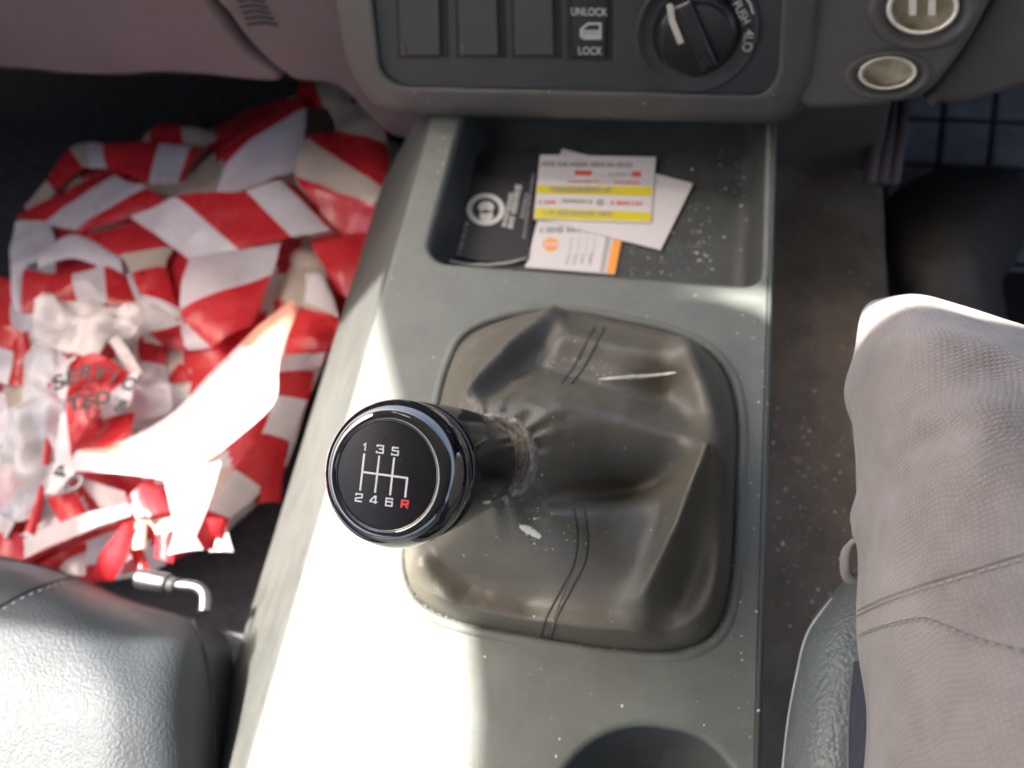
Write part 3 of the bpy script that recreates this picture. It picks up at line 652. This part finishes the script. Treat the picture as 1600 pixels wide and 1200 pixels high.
# ------------------------------------------------------------------ person: leg in canvas trousers, boot
per = thing('person', 'person seated at the wheel in faded grey canvas work trousers, knee in view', 'person', PZ(1480, 420, -.29))
Lr = [[(1470, 560, -.22), (1455, 530, -.21), (1480, 520, -.20), (1540, 520, -.20), (1640, 540, -.20), (1740, 580, -.22)],
      [(1425, 505, -.02), (1385, 490, .02), (1425, 478, .05), (1510, 492, .06), (1610, 525, .05), (1750, 570, .0)],
      [(1392, 492, .04), (1352, 478, .083), (1428, 460, .118), (1535, 492, .128), (1625, 522, .118), (1770, 580, .06)],
      [(1372, 560, .05), (1336, 548, .088), (1396, 526, .136), (1535, 545, .152), (1690, 580, .142), (1830, 640, .08)],
      [(1358, 640, .04), (1319, 620, .080), (1372, 622, .128), (1530, 640, .160), (1710, 660, .155), (1880, 700, .08)],
      [(1372, 745, .03), (1338, 730, .075), (1384, 738, .128), (1540, 745, .164), (1730, 760, .160), (1920, 790, .08)],
      [(1368, 830, .03), (1334, 818, .075), (1380, 832, .128), (1545, 840, .166), (1750, 850, .165), (1940, 880, .08)],
      [(1375, 920, .03), (1342, 915, .076), (1386, 925, .129), (1550, 930, .168), (1770, 940, .170), (1980, 960, .08)],
      [(1385, 1020, .03), (1344, 1015, .076), (1390, 1020, .130), (1560, 1025, .170), (1790, 1030, .172), (2000, 1040, .08)],
      [(1385, 1130, .03), (1352, 1130, .078), (1396, 1130, .131), (1570, 1130, .172), (1800, 1130, .175), (2000, 1130, .08)],
      [(1380, 1300, .03), (1338, 1300, .078), (1390, 1300, .132), (1580, 1300, .174), (1820, 1300, .177), (2040, 1300, .08)]]
vs, fs, R_, C_ = grid_mesh([[PZ(*q_) for q_ in r] for r in Lr], 18, 22)
FO = [((1348, 800), (1390, 735), (1440, 690), -.0075, .0050), ((1345, 770), (1375, 720), (1425, 672), .0040, .007), ((1325, 640), (1400, 610), (1500, 640), .0045, .011), ((1345, 700), (1420, 640), (1560, 580), -.0030, .009), ((1400, 545), (1500, 530), (1600, 570), .003, .008), ((1345, 850), (1400, 790), (1480, 740), .0035, .010), ((1390, 900), (1480, 860), (1600, 800), -.0018, .012), ((1360, 1080), (1450, 1060), (1600, 1100), .0020, .013)]
T0 = BVHTree.FromPolygons([Vector(v) for v in vs], fs)
fw_ = [([np.array(hit(T0, x, y)[0] or PZ(x, y, .1)) for x, y in f[:3]], f[3], f[4]) for f in FO]
def fold(v):
    v = np.array(v); z = 0
    for pl, h, wd in fw_:
        d = min(seg(v[:2], pl[i][:2], pl[i+1][:2])[0] for i in range(2)); z += h*math.exp(-(d/wd)**2)
    V = Vector(v); n_ = noise.noise(V*28)*.0020+noise.noise(V*9)*.004+(.3-abs(noise.noise(V*17+Vector((3, 1, 2)))))*.0045
    return V+Vector((0, 0, z+n_))
leg = mesh('trouser_leg', [fold(v) for v in vs], fs, M['cloth'], per)
add_uv(leg, R_, C_, .25)
QT = bvh_of(leg)
def stitches(pts, step, ln, r, m, parent, tree, name='stitch'):
    sp = spline(pts, 40); acc = 0; last = None; on = None; vs_ = []; fs_ = []
    path = []
    for q_ in sp:
        h, n_ = hit(tree, q_[0], q_[1], r*.6)
        if h is not None: path.append((h, n_))
    d = 0; seg0 = None; segs = []
    for (a, n0), (b, n1) in zip(path, path[1:]):
        d += (b-a).length
        ph = d % step
        if ph < ln:
            if seg0 is None: seg0 = [a]
            seg0.append(b)
        elif seg0: segs.append((seg0[0], seg0[-1], n0)); seg0 = None
    for a, b, n_ in segs:
        t = (b-a).normalized(); s = t.cross(n_).normalized(); b0 = len(vs_)
        for p_, sc_ in ((a, .5), (a.lerp(b, .5), 1), (b, .5)):
            for k in range(5):
                an = 2*math.pi*k/5; vs_.append(p_+(s*math.cos(an)+n_*math.sin(an))*r*sc_)
        for i in range(2):
            for k in range(5): fs_.append((b0+i*5+k, b0+i*5+(k+1) % 5, b0+(i+1)*5+(k+1) % 5, b0+(i+1)*5+k))
    return mesh(name, vs_, fs_, m, parent)
M['trthread'] = mat('trouser_thread', (.33, .30, .28), .9)
M['trgroove'] = mat('trouser_seam', (.13, .11, .10), .95)
S1 = [(1340, 962), (1380, 943), (1440, 922), (1520, 898), (1610, 872)]
S1b = [(1340, 953), (1380, 934), (1440, 913), (1520, 889), (1610, 862)]
S2 = [(1342, 992), (1380, 978), (1440, 966), (1480, 978), (1530, 998), (1620, 1022)]
seam(S1b, per, QT, .0006, M['cloth'], 'seam_fold', 12, .0000); seam(S2, per, QT, .0003, M['trgroove'], 'seam_line', 12, -.0001)
stitches(S1, .0030, .0021, .00042, M['trthread'], per, QT); stitches([(x, y+3) for x, y in S2], .0030, .0021, .00042, M['trthread'], per, QT)
# hammer loop on the side seam
lp = [(1350, 838, .080), (1322, 846, .080), (1312, 862, .078), (1312, 892, .072), (1322, 908, .068), (1346, 912, .066)]
c_ = [Vector(v) for v in spline([PZ(*q_) for q_ in lp], 6)]
vs_ = []; fs_ = []
for i, v in enumerate(c_):
    for k in (-1, 1): vs_.append(v+Vector((.001, 0, -.004*k+.001)))
    if i: fs_.append((2*i-2, 2*i-1, 2*i+1, 2*i))
lo = mesh('hammer_loop', vs_, fs_, M['cloth'], per, True, .0022)
uvl = lo.data.uv_layers.new(name='UVMap')
for l in lo.data.loops: uvl.data[l.index].uv = (l.vertex_index % 2*.04, l.vertex_index//2*.01)
# blue lining peeping out between leg and bolster
vs, fs, R_, C_ = grid_mesh([[PZ(*q_) for q_ in r] for r in [[(1338, 1035, .045), (1365, 1030, .06)], [(1332, 1100, .05), (1380, 1100, .066)], [(1330, 1160, .052), (1380, 1160, .07)], [(1330, 1300, .054), (1380, 1300, .07)]]], 6, 6)
mesh('pocket_lining', vs, fs, M['denim'], per, True, .001)
# boot: foot on the floor beyond the knee
Br = [[(1410, 500, -0.17), (1400, 430, -.16), (1378, 400, -.18), (1372, 360, -.20), (1385, 320, -.23), (1420, 290, -.28)],
      [(1440, 505, -0.14), (1430, 435, -.13), (1420, 400, -.13), (1420, 350, -.15), (1440, 300, -.19), (1470, 268, -.27)],
      [(1490, 510, -0.13), (1480, 440, -.12), (1480, 400, -.115), (1490, 350, -.13), (1505, 300, -.17), (1525, 262, -.27)],
      [(1540, 510, -0.14), (1530, 440, -.13), (1540, 400, -.13), (1555, 350, -.15), (1570, 300, -.19), (1585, 270, -.27)],
      [(1570, 510, -0.18), (1560, 440, -.17), (1580, 410, -.18), (1600, 370, -.20), (1620, 330, -.24), (1625, 300, -.29)]]
vs, fs, R_, C_ = grid_mesh([[PZ(*q_) for q_ in r] for r in Br], 8, 8)
mesh('boot', vs, fs, M['boot'], per, True, .003)

# rubber floor mat with raised square pads
fm = thing('floor_mat', 'blue grey rubber mat with raised square pads in the driver footwell', 'mat', PZ(1520, 230, -.298))
FMP = Plane((.4, .4, -.27), (0, -.45, .9))
FMP.plate('mat_base', [(1405, 120), (1800, 90), (1800, 420), (1375, 420)], [], .008, .001, M['carpet'], fm)
o0 = FMP.p3(1425, 170, 0)
for i in range(7):
    for j in range(5):
        a, b = FMP.p2(1432, 182); a += i*.047; b -= j*.047; b += .02
        vs = [FMP.at(a+dx*s_, b+dy*s_, up) for up, s_ in ((.0002, 1), (.006, .94), (.0065, .86)) for dx, dy in ((-.0218, -.0218), (.0218, -.0218), (.0218, .0218), (-.0218, .0218))]
        fs = [(4*r+k, 4*r+(k+1) % 4, 4*r+4+(k+1) % 4, 4*r+4+k) for r in range(2) for k in range(4)]+[(8, 9, 10, 11)]
        mesh('pad', vs, fs, M['mat_rubber'], fm, False)
# clutch side trim: ribbed upright
rb = thing('footwell_trim', 'grey ribbed upright trim beside the tunnel carpet', 'trim', PZ(1375, 280, -.15))
for k, x in enumerate((1366, 1385, 1403)):
    tube('rib', [PD(x+8, 150, .62), PD(x+2, 215, .60), PD(x-8, 285, .58)], .0052, M['dashL'], rb, 10)
boxpx('clip', [(1352, 286), (1378, 284), (1376, 304), (1354, 304)], -.16, -.13, M['groove'], rb)

# ------------------------------------------------------------------ barrier tape heap, left footwell
tape = thing('barrier_tape', 'tangled heap of red and white barrier tape in the passenger footwell', 'tape', (-.35, .12, -.3))
RW = [M['red'], M['white'], M['cream'], M['sunglow']]
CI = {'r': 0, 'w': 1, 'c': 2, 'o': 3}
def band(L_, R__, z, cols, bulge=.002, crump=.005, name='tape_fold', parent=tape, mats=RW, sd=0, nu=9, nv=14):
    n_ = len(L_); zs = z if isinstance(z, (list, tuple)) else [z]*n_
    zs = [q_ if isinstance(q_, tuple) else (q_, q_) for q_ in zs]
    a = spline([PZ(x, y, q_[0]) for (x, y), q_ in zip(L_, zs)], nu); b = spline([PZ(x, y, q_[1]) for (x, y), q_ in zip(R__, zs)], nu)
    vs_ = []; fs_ = []; mi = []
    for i in range(len(a)):
        for j in range(nv+1):
            t = j/nv; v = Vector(a[i]*(1-t)+b[i]*t)
            s_ = noise.noise(Vector((v.x*14+sd*3.1, v.y*14, sd*1.7)))*crump*1.6+(.35-abs(noise.noise(Vector((v.x*19, v.y*19+sd, 4)))))*crump*1.1
            v.z += bulge*math.sin(math.pi*t)+s_-.0012*(abs(t-.5)*2)**4
            vs_.append(v)
    for i in range(len(a)-1):
        for j in range(nv):
            fs_.append((i*(nv+1)+j, i*(nv+1)+j+1, (i+1)*(nv+1)+j+1, (i+1)*(nv+1)+j)); mi.append(CI[cols[min(i//nu, len(cols)-1)]])
    o = mesh(name, vs_, fs_, mats, parent, True, 0, mi)
    return o
# mound under the loops
def heap(x, y): return 0
rowsM = []
HM = [[(0, 560), (60, 330), (160, 240), (300, 215), (450, 150), (600, 160)], [(-40, 640), (40, 420), (160, 330), (300, 290), (450, 230), (615, 270)], [(-40, 720), (40, 520), (160, 440), (300, 380), (450, 330), (600, 350)],
      [(-40, 780), (40, 620), (160, 560), (300, 520), (430, 470), (560, 450)], [(-40, 840), (40, 720), (160, 680), (290, 650), (400, 600), (500, 580)], [(-40, 900), (60, 830), (160, 800), (270, 780), (360, 760), (440, 740)], [(-40, 960), (60, 920), (150, 910), (220, 900), (290, 870), (350, 840)]]
HZ = [-.275, -.228, -.205, -.195, -.192, -.205, -.255]
vs, fs, R_, C_ = grid_mesh([[PZ(x, y, z+(-.03 if i in (0, 5) else 0)) for i, (x, y) in enumerate(r)] for r, z in zip(HM, HZ)], 12, 12)
vs2 = []
for v in vs:
    v = Vector(v); v.z += .008*noise.noise(v*16)+.005*(.3-abs(noise.noise(v*24))); vs2.append(v)
mi = []
for f in fs:
    c = sum((vs2[i] for i in f), Vector())/4
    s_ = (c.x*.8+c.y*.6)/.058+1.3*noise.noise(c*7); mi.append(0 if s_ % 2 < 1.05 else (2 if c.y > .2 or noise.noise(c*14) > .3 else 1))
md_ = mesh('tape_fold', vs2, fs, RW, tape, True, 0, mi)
BA = [
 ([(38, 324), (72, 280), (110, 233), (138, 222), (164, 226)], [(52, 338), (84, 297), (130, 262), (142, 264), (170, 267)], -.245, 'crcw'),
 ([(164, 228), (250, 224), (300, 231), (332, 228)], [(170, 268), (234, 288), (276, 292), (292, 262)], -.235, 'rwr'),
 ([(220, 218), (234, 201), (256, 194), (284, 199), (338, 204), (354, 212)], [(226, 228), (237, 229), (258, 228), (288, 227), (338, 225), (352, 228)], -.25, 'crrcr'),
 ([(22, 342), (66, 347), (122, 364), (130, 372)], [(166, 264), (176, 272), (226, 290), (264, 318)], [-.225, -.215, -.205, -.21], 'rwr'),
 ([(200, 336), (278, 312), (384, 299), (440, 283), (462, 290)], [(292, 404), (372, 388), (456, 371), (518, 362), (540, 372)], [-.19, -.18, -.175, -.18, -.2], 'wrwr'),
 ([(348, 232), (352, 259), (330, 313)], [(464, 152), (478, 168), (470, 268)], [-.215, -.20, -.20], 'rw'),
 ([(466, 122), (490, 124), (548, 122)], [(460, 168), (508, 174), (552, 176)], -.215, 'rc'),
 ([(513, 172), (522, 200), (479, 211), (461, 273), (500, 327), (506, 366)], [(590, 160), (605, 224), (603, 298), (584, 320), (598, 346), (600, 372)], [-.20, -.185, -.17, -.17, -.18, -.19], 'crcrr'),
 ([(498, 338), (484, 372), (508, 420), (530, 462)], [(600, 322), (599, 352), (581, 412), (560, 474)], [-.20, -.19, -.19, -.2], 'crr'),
 ([(440, 372), (446, 400), (430, 470), (430, 520)], [(486, 368), (500, 400), (530, 495), (520, 545)], [-.205, -.20, -.195, -.20], 'ccr'),
 ([(474, 424), (476, 440), (474, 470)], [(504, 428), (522, 470), (530, 500)], -.185, 'ww'),
 ([(440, 482), (444, 520), (440, 560), (440, 580)], [(536, 502), (520, 528), (508, 548), (500, 572)], [-.19, -.185, -.185, -.18], 'rrw'),
 ([(298, 404), (283, 486), (332, 545)], [(441, 379), (425, 429), (392, 508)], [-.185, -.175, -.175], 'wr'),
 ([(122, 364), (188, 402), (204, 426), (218, 458), (226, 470)], [(232, 356), (270, 388), (262, 420), (282, 484), (284, 500)], [-.20, -.195, -.195, -.19, -.19], 'rcrw'),
 ([(24, 346), (14, 386), (19, 432), (21, 492)], [(76, 346), (84, 392), (44, 421), (38, 484)], [-.215, -.208, -.208, -.208], 'www'),
 ([(70, 392), (118, 366), (188, 400)], [(66, 424), (116, 404), (190, 424)], [-.203, -.196, -.196], 'ww'),
 ([(36, 420), (112, 426), (163, 416), (198, 432)], [(36, 492), (120, 474), (167, 474), (218, 486)], [-.205, -.195, -.195, -.2], 'rwr'),
 ([(-30, 430), (-30, 520), (-30, 620), (-30, 700)], [(22, 436), (24, 505), (18, 570), (8, 640)], -.215, 'rrr'),
 ([(-10, 500), (-10, 540), (-10, 600)], [(38, 520), (50, 560), (42, 610)], -.205, 'rw'),
 ([(24, 534), (12, 604)], [(48, 520), (44, 606)], -.195, 'r'),
 ([(222, 498), (232, 520), (280, 505), (318, 500)], [(226, 535), (255, 540), (290, 545), (330, 542)], -.185, 'wrw'),
 ([(216, 520), (200, 560), (205, 590)], [(262, 540), (258, 570), (262, 600)], -.19, 'rw'),
 ([(262, 560), (262, 602)], [(322, 560), (318, 600)], -.20, 'r'),
 ([(170, 600), (172, 640), (190, 668)], [(262, 596), (262, 636), (238, 650)], -.175, 'ww'),
 ([(140, 660), (115, 710), (125, 730)], [(212, 645), (205, 680), (190, 700)], [-.165, -.16, -.16], 'rr'),
 ([(440, 556), (431, 582), (428, 620), (406, 674), (366, 732), (325, 798), (306, 828)], [(506, 556), (493, 580), (481, 627), (450, 687), (410, 762), (362, 812), (350, 846)], [(-.17, -.20), (-.165, -.20), (-.165, -.20), (-.165, -.20), (-.17, -.20), (-.18, -.20), (-.19, -.20)], 'wrwrwr'),
 ([(408, 720), (404, 786)], [(452, 690), (436, 784)], [(-.19, -.22), (-.2, -.22)], 'r'),
 ([(300, 822), (328, 862)], [(352, 818), (364, 862)], -.20, 'w'),
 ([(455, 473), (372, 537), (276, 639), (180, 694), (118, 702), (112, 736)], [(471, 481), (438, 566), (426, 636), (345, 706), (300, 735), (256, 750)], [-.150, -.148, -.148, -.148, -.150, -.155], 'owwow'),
 ([(250, 700), (256, 760), (284, 845)], [(346, 704), (330, 776), (304, 858)], [-.150, -.152, -.158], 'ww'),
 ([(-30, 762), (-30, 826), (10, 842)], [(49, 730), (53, 738), (74, 742)], [-.19, -.19, -.18], 'rw'),
 ([(78, 600), (80, 650), (74, 700), (58, 770), (36, 828)], [(88, 604), (90, 655), (83, 705), (68, 775), (52, 836)], -.165, 'rrrr'),
 ([(70, 778), (100, 824)], [(116, 768), (134, 800)], -.165, 'r'),
 ([(28, 838), (32, 880)], [(206, 790), (208, 806)], [-.165, -.17], 'w'),
 ([(32, 880), (50, 892)], [(208, 806), (206, 818)], [-.17, -.19], 'r'),
 ([(90, 800), (30, 836)], [(125, 830), (110, 850)], -.18, 'w'),
 ([(-30, 838), (-30, 880)], [(30, 830), (44, 880)], -.185, 'r'),
 ([(60, 880), (92, 888), (96, 902)], [(136, 848), (137, 862), (134, 900)], -.195, 'rw'),
 ([(188, 820), (150, 868), (142, 896)], [(210, 818), (190, 880), (172, 908)], [-.17, -.18, -.19], 'rr'),
 ([(192, 862), (190, 900)], [(216, 862), (232, 890)], -.20, 'w'),
 ([(204, 860), (216, 898)], [(224, 856), (234, 888)], -.195, 'r'),
 ([(200, 786), (224, 812)], [(236, 750), (268, 798)], -.17, 'r'),
 ([(206, 790), (212, 812)], [(218, 782), (228, 806)], -.165, 'w'),
 ([(226, 812), (240, 834), (236, 868)], [(278, 802), (274, 828), (266, 878)], -.175, 'cr'),
 ([(206, 818), (208, 860)], [(232, 808), (228, 858)], -.18, 'c'),
 ([(262, 868), (278, 814)], [(316, 858), (300, 828)], [-.155, -.15], 'w'),
 ([(298, 814), (318, 858)], [(350, 812), (332, 860)], [-.16, -.17], 'r'),
 ([(120, 745), (150, 790)], [(190, 765), (200, 800)], -.175, 'w'),
 ([(135, 778), (140, 800)], [(200, 768), (204, 790)], -.185, 'r'),
]
for k, a in enumerate(BA): band(*a, sd=k+1)
# crumpled paper tag
def sheet_px(name, outline_rows, zs, m, parent, crump, sd, nu=9, nv=9, amp=1.0):
    vs, fs, R_, C_ = grid_mesh([[PZ(x, y, z) for x, y in r] for r, z in zip(outline_rows, zs)], nu, nv); out = []
    for v in vs:
        v = Vector(v); v.z += crump*noise.noise(v*30+Vector((sd, 0, 0)))+crump*.6*noise.noise(v*75+Vector((0, sd, 0))); out.append(v)
    return mesh(name, out, fs, m, parent)
tg = thing('paper_scrap', 'crumpled pinkish white paper scrap on the barrier tape', 'paper', PZ(140, 510, -.16))
sheet_px('scrap', [[(60, 462), (85, 455), (104, 478), (140, 466), (182, 482), (234, 470)], [(58, 500), (95, 500), (125, 500), (160, 500), (190, 505), (214, 516)], [(56, 530), (90, 545), (120, 556), (150, 560), (178, 530), (186, 526)]], [-.155, -.145, -.155], M['paper'], tg, .012, 2)
sheet_px('torn_edge', [[(160, 520), (184, 522)], [(180, 548), (206, 556)], [(200, 585), (222, 582)]], [-.15, -.155, -.16], M['paper'], tg, .005, 5)
# clear plastic bag with black print
bg = thing('plastic_bag', 'crumpled translucent plastic bag with black lettering on a red panel', 'bag', PZ(90, 700, -.2))
sheet_px('bag_film', [[(52, 534), (80, 542), (112, 545)], [(36, 600), (70, 600), (104, 600)], [(10, 680), (60, 680), (102, 690)], [(-20, 740), (40, 760), (104, 740)], [(-20, 790), (30, 815), (100, 775)]], [-.17, -.155, -.155, -.16, -.175], M['bag'], bg, .016, 3)
sheet_px('bag_film', [[(-20, 600), (10, 620)], [(-20, 660), (26, 690)], [(-20, 690), (8, 702)]], [-.16, -.155, -.16], M['white'], bg, .01, 8)
sheet_px('bag_film', [[(92, 545), (104, 560), (122, 556)], [(92, 600), (98, 600), (108, 590)], [(88, 680), (98, 690), (108, 700)], [(70, 770), (90, 770), (112, 745)]], [-.155, -.15, -.15, -.155], M['white'], bg, .006, 9)
pn = sheet_px('printed_panel', [[(108, 590), (128, 560), (150, 554), (170, 562), (206, 586)], [(104, 610), (130, 605), (150, 603), (168, 604), (192, 606)], [(105, 640), (125, 640), (140, 640), (150, 640), (168, 630)], [(107, 675), (118, 675), (125, 675), (134, 672), (144, 660)], [(108, 712), (110, 708), (112, 704), (116, 700), (122, 690)]], [-.15, -.143, -.143, -.146, -.152], M['red'], bg, .004, 4)
sheet_px('white_flap', [[(196, 590), (220, 578)], [(168, 625), (206, 620)], [(140, 655), (196, 645)]], [-.14, -.14, -.15], M['white'], bg, .005, 12)
PTt = bvh_of(pn)
def letters(body, pts, hpx, tree=None, z=-.135, parent=bg):
    for ch, (x, y, rot) in zip(body, pts):
        o_ = PZ(x, y, z); ex = PZ(x+8*math.cos(rot), y+8*math.sin(rot), z)-o_; ey = PZ(x+8*math.sin(rot), y-8*math.cos(rot), z)-o_
        text('lettering', ch, o_, ex, ey, ey.length/8*hpx/.7, M['blackprint'], parent, 1.15, .04)
letters('SERVIC', [(92, 598, -.5), (112, 590, -.25), (134, 582, -.05), (157, 583, .1), (178, 588, .2), (200, 600, .4)], 20, z=-.131)
letters('TED&', [(116, 632, -.35), (137, 628, -.05), (160, 623, .1), (190, 636, .3)], 20, z=-.131)
letters('BO', [(98, 736, -1.1), (116, 755, -.6)], 18, z=-.142)
# black clip on the edge of the heap
cl = thing('black_clip', 'small black plastic clip between the barrier tape and the console', 'clip', PZ(630, 265, -.17))
vs, fs, R_, C_ = grid_mesh([[PZ(*q_) for q_ in r] for r in [[(608, 232, -.16), (622, 226, -.16)], [(612, 262, -.15), (634, 252, -.15)], [(604, 285, -.15), (638, 282, -.15)], [(612, 306, -.16), (630, 302, -.16)]]], 6, 6)
mesh('clip_body', vs, fs, M['groove'], cl, True, .006)

# ------------------------------------------------------------------ dust, crumbs and scuffs
def specks(name, tree, boxes, n, r0, r1, m, label, sd, flat=.35):
    rnd = random.Random(sd); vs_ = []; fs_ = []
    while n > 0:
        bx = rnd.choice(boxes); h, nn = hit(tree, rnd.uniform(bx[0], bx[2]), rnd.uniform(bx[1], bx[3]))
        n -= 1
        if h is None: continue
        r = r0+(r1-r0)*rnd.random()**4; x = nn.orthogonal().normalized(); x.rotate(Matrix.Rotation(rnd.uniform(0, 6.3), 3, nn)); y = nn.cross(x)
        el = rnd.uniform(.6, 1.6); b0 = len(vs_)
        for a, b, c in ((1, 0, 0), (0, 1, 0), (-1, 0, 0), (0, -1, 0), (0, 0, 1)): vs_.append(h+x*a*r*el*rnd.uniform(.7, 1.3)+y*b*r*rnd.uniform(.7, 1.3)+nn*(c*r*flat*2+.00002))
        fs_ += [(b0+k, b0+(k+1) % 4, b0+4) for k in range(4)]
    o = mesh(name, vs_, fs_, m, None, False); return tag(o, label, 'dust', kind='stuff')
TT = BVHTree.FromPolygons([v.co for v in top.data.vertices], [tuple(p_.vertices) for p_ in top.data.polygons])
specks('console_dust', TT, [(580, 430, 1200, 560), (1150, 500, 1200, 1150), (400, 980, 1180, 1190), (680, 200, 720, 430)], 340, .00012, .0007, M['dust'], 'pale dust specks on the console top', 11)
specks('tray_dust', bvh_of(tray), [(1000, 230, 1180, 440), (980, 360, 1110, 430), (1000, 300, 1110, 430), (700, 230, 1180, 440)], 280, .00015, .0008, M['dust'], 'pale dust specks in the tray', 12)
specks('gaiter_dust', LT, [(680, 500, 1130, 1000), (760, 740, 900, 860), (850, 560, 960, 600)], 420, .00007, .00050, M['dust'], 'pale dust specks on the leather gaiter', 13)
specks('carpet_crumbs', bvh_of(tunnel), [(1205, 250, 1390, 1190), (1205, 650, 1320, 950)], 260, .0002, .0011, M['dust'], 'pale crumbs on the tunnel carpet', 14)
specks('carpet_straw', bvh_of(tunnel), [(1205, 250, 1390, 1190)], 26, .0012, .0028, M['straw'], 'straw bits on the tunnel carpet', 15, .15)
specks('panel_dust', BVHTree.FromPolygons([v.co for o in dash.children if o.name.startswith(('centre_body',)) for v in o.data.vertices], [tuple(p_.vertices) for o in dash.children if o.name.startswith('centre_body') for p_ in o.data.polygons]), [(570, 120, 1240, 180)], 60, .0001, .0006, M['dust'], 'pale dust specks along the lower dashboard edge', 16)
specks('knob_dust', bvh_of(fc), [(525, 655, 690, 830)], 90, .00002, .00006, M['dust'], 'fine dust specks on the gear knob face', 17)
rnd = random.Random(5); vs_ = []; fs_ = []
for q_ in scale2(gb2, -.0008):
    for _ in range(5):
        if q_[1] > -.02 and rnd.random() < .7: continue
        c = Vector((q_[0]+rnd.uniform(-.0012, .0012), q_[1]+rnd.uniform(-.0012, .0012), rnd.uniform(-.001, .0012))); r = rnd.uniform(.0002, .0007); b0 = len(vs_)
        for a, b, d in ((1, 0, 0), (0, 1, 0), (-1, 0, 0), (0, -1, 0), (0, 0, 1)): vs_.append(c+Vector((a, b, d))*r*rnd.uniform(.6, 1.4))
        fs_ += [(b0+k, b0+(k+1) % 4, b0+4) for k in range(4)]
tag(mesh('groove_dirt', vs_, fs_, M['collar'], None, False), 'brown dirt caught in the groove round the gaiter', 'dust', kind='stuff')
def flake(name, label, pts, wd):
    vs_ = []; fs_ = []; rnd = random.Random(len(label))
    sp = spline(pts, 8)
    for i, q_ in enumerate(sp):
        t = i/(len(sp)-1); h, nn = hit(LT, q_[0], q_[1], .0004)
        tan = Vector(ray(q_[0]+3, q_[1]-6))-Vector(ray(*q_)); tan.normalize(); ww = wd*(.35+math.sin(math.pi*min(1, max(0, t*.9+.05))))*rnd.uniform(.6, 1.1)*.5
        vs_ += [h-tan*ww, h+nn*.0004, h+tan*ww]
        if i: b0 = 3*i; fs_ += [(b0-3, b0-2, b0+1, b0), (b0-2, b0-1, b0+2, b0+1)]
    return tag(mesh(name, vs_, fs_, M['dust'], None, True), label, 'flake')
flake('pale_flake', 'short white flake on the gaiter right below the gear knob', [(812, 821), (828, 829), (845, 839)], .0028)
flake('pale_flake', 'long thin white sliver on the upper fold of the gaiter', [(935, 593), (975, 590), (1015, 587), (1056, 582)], .0018)
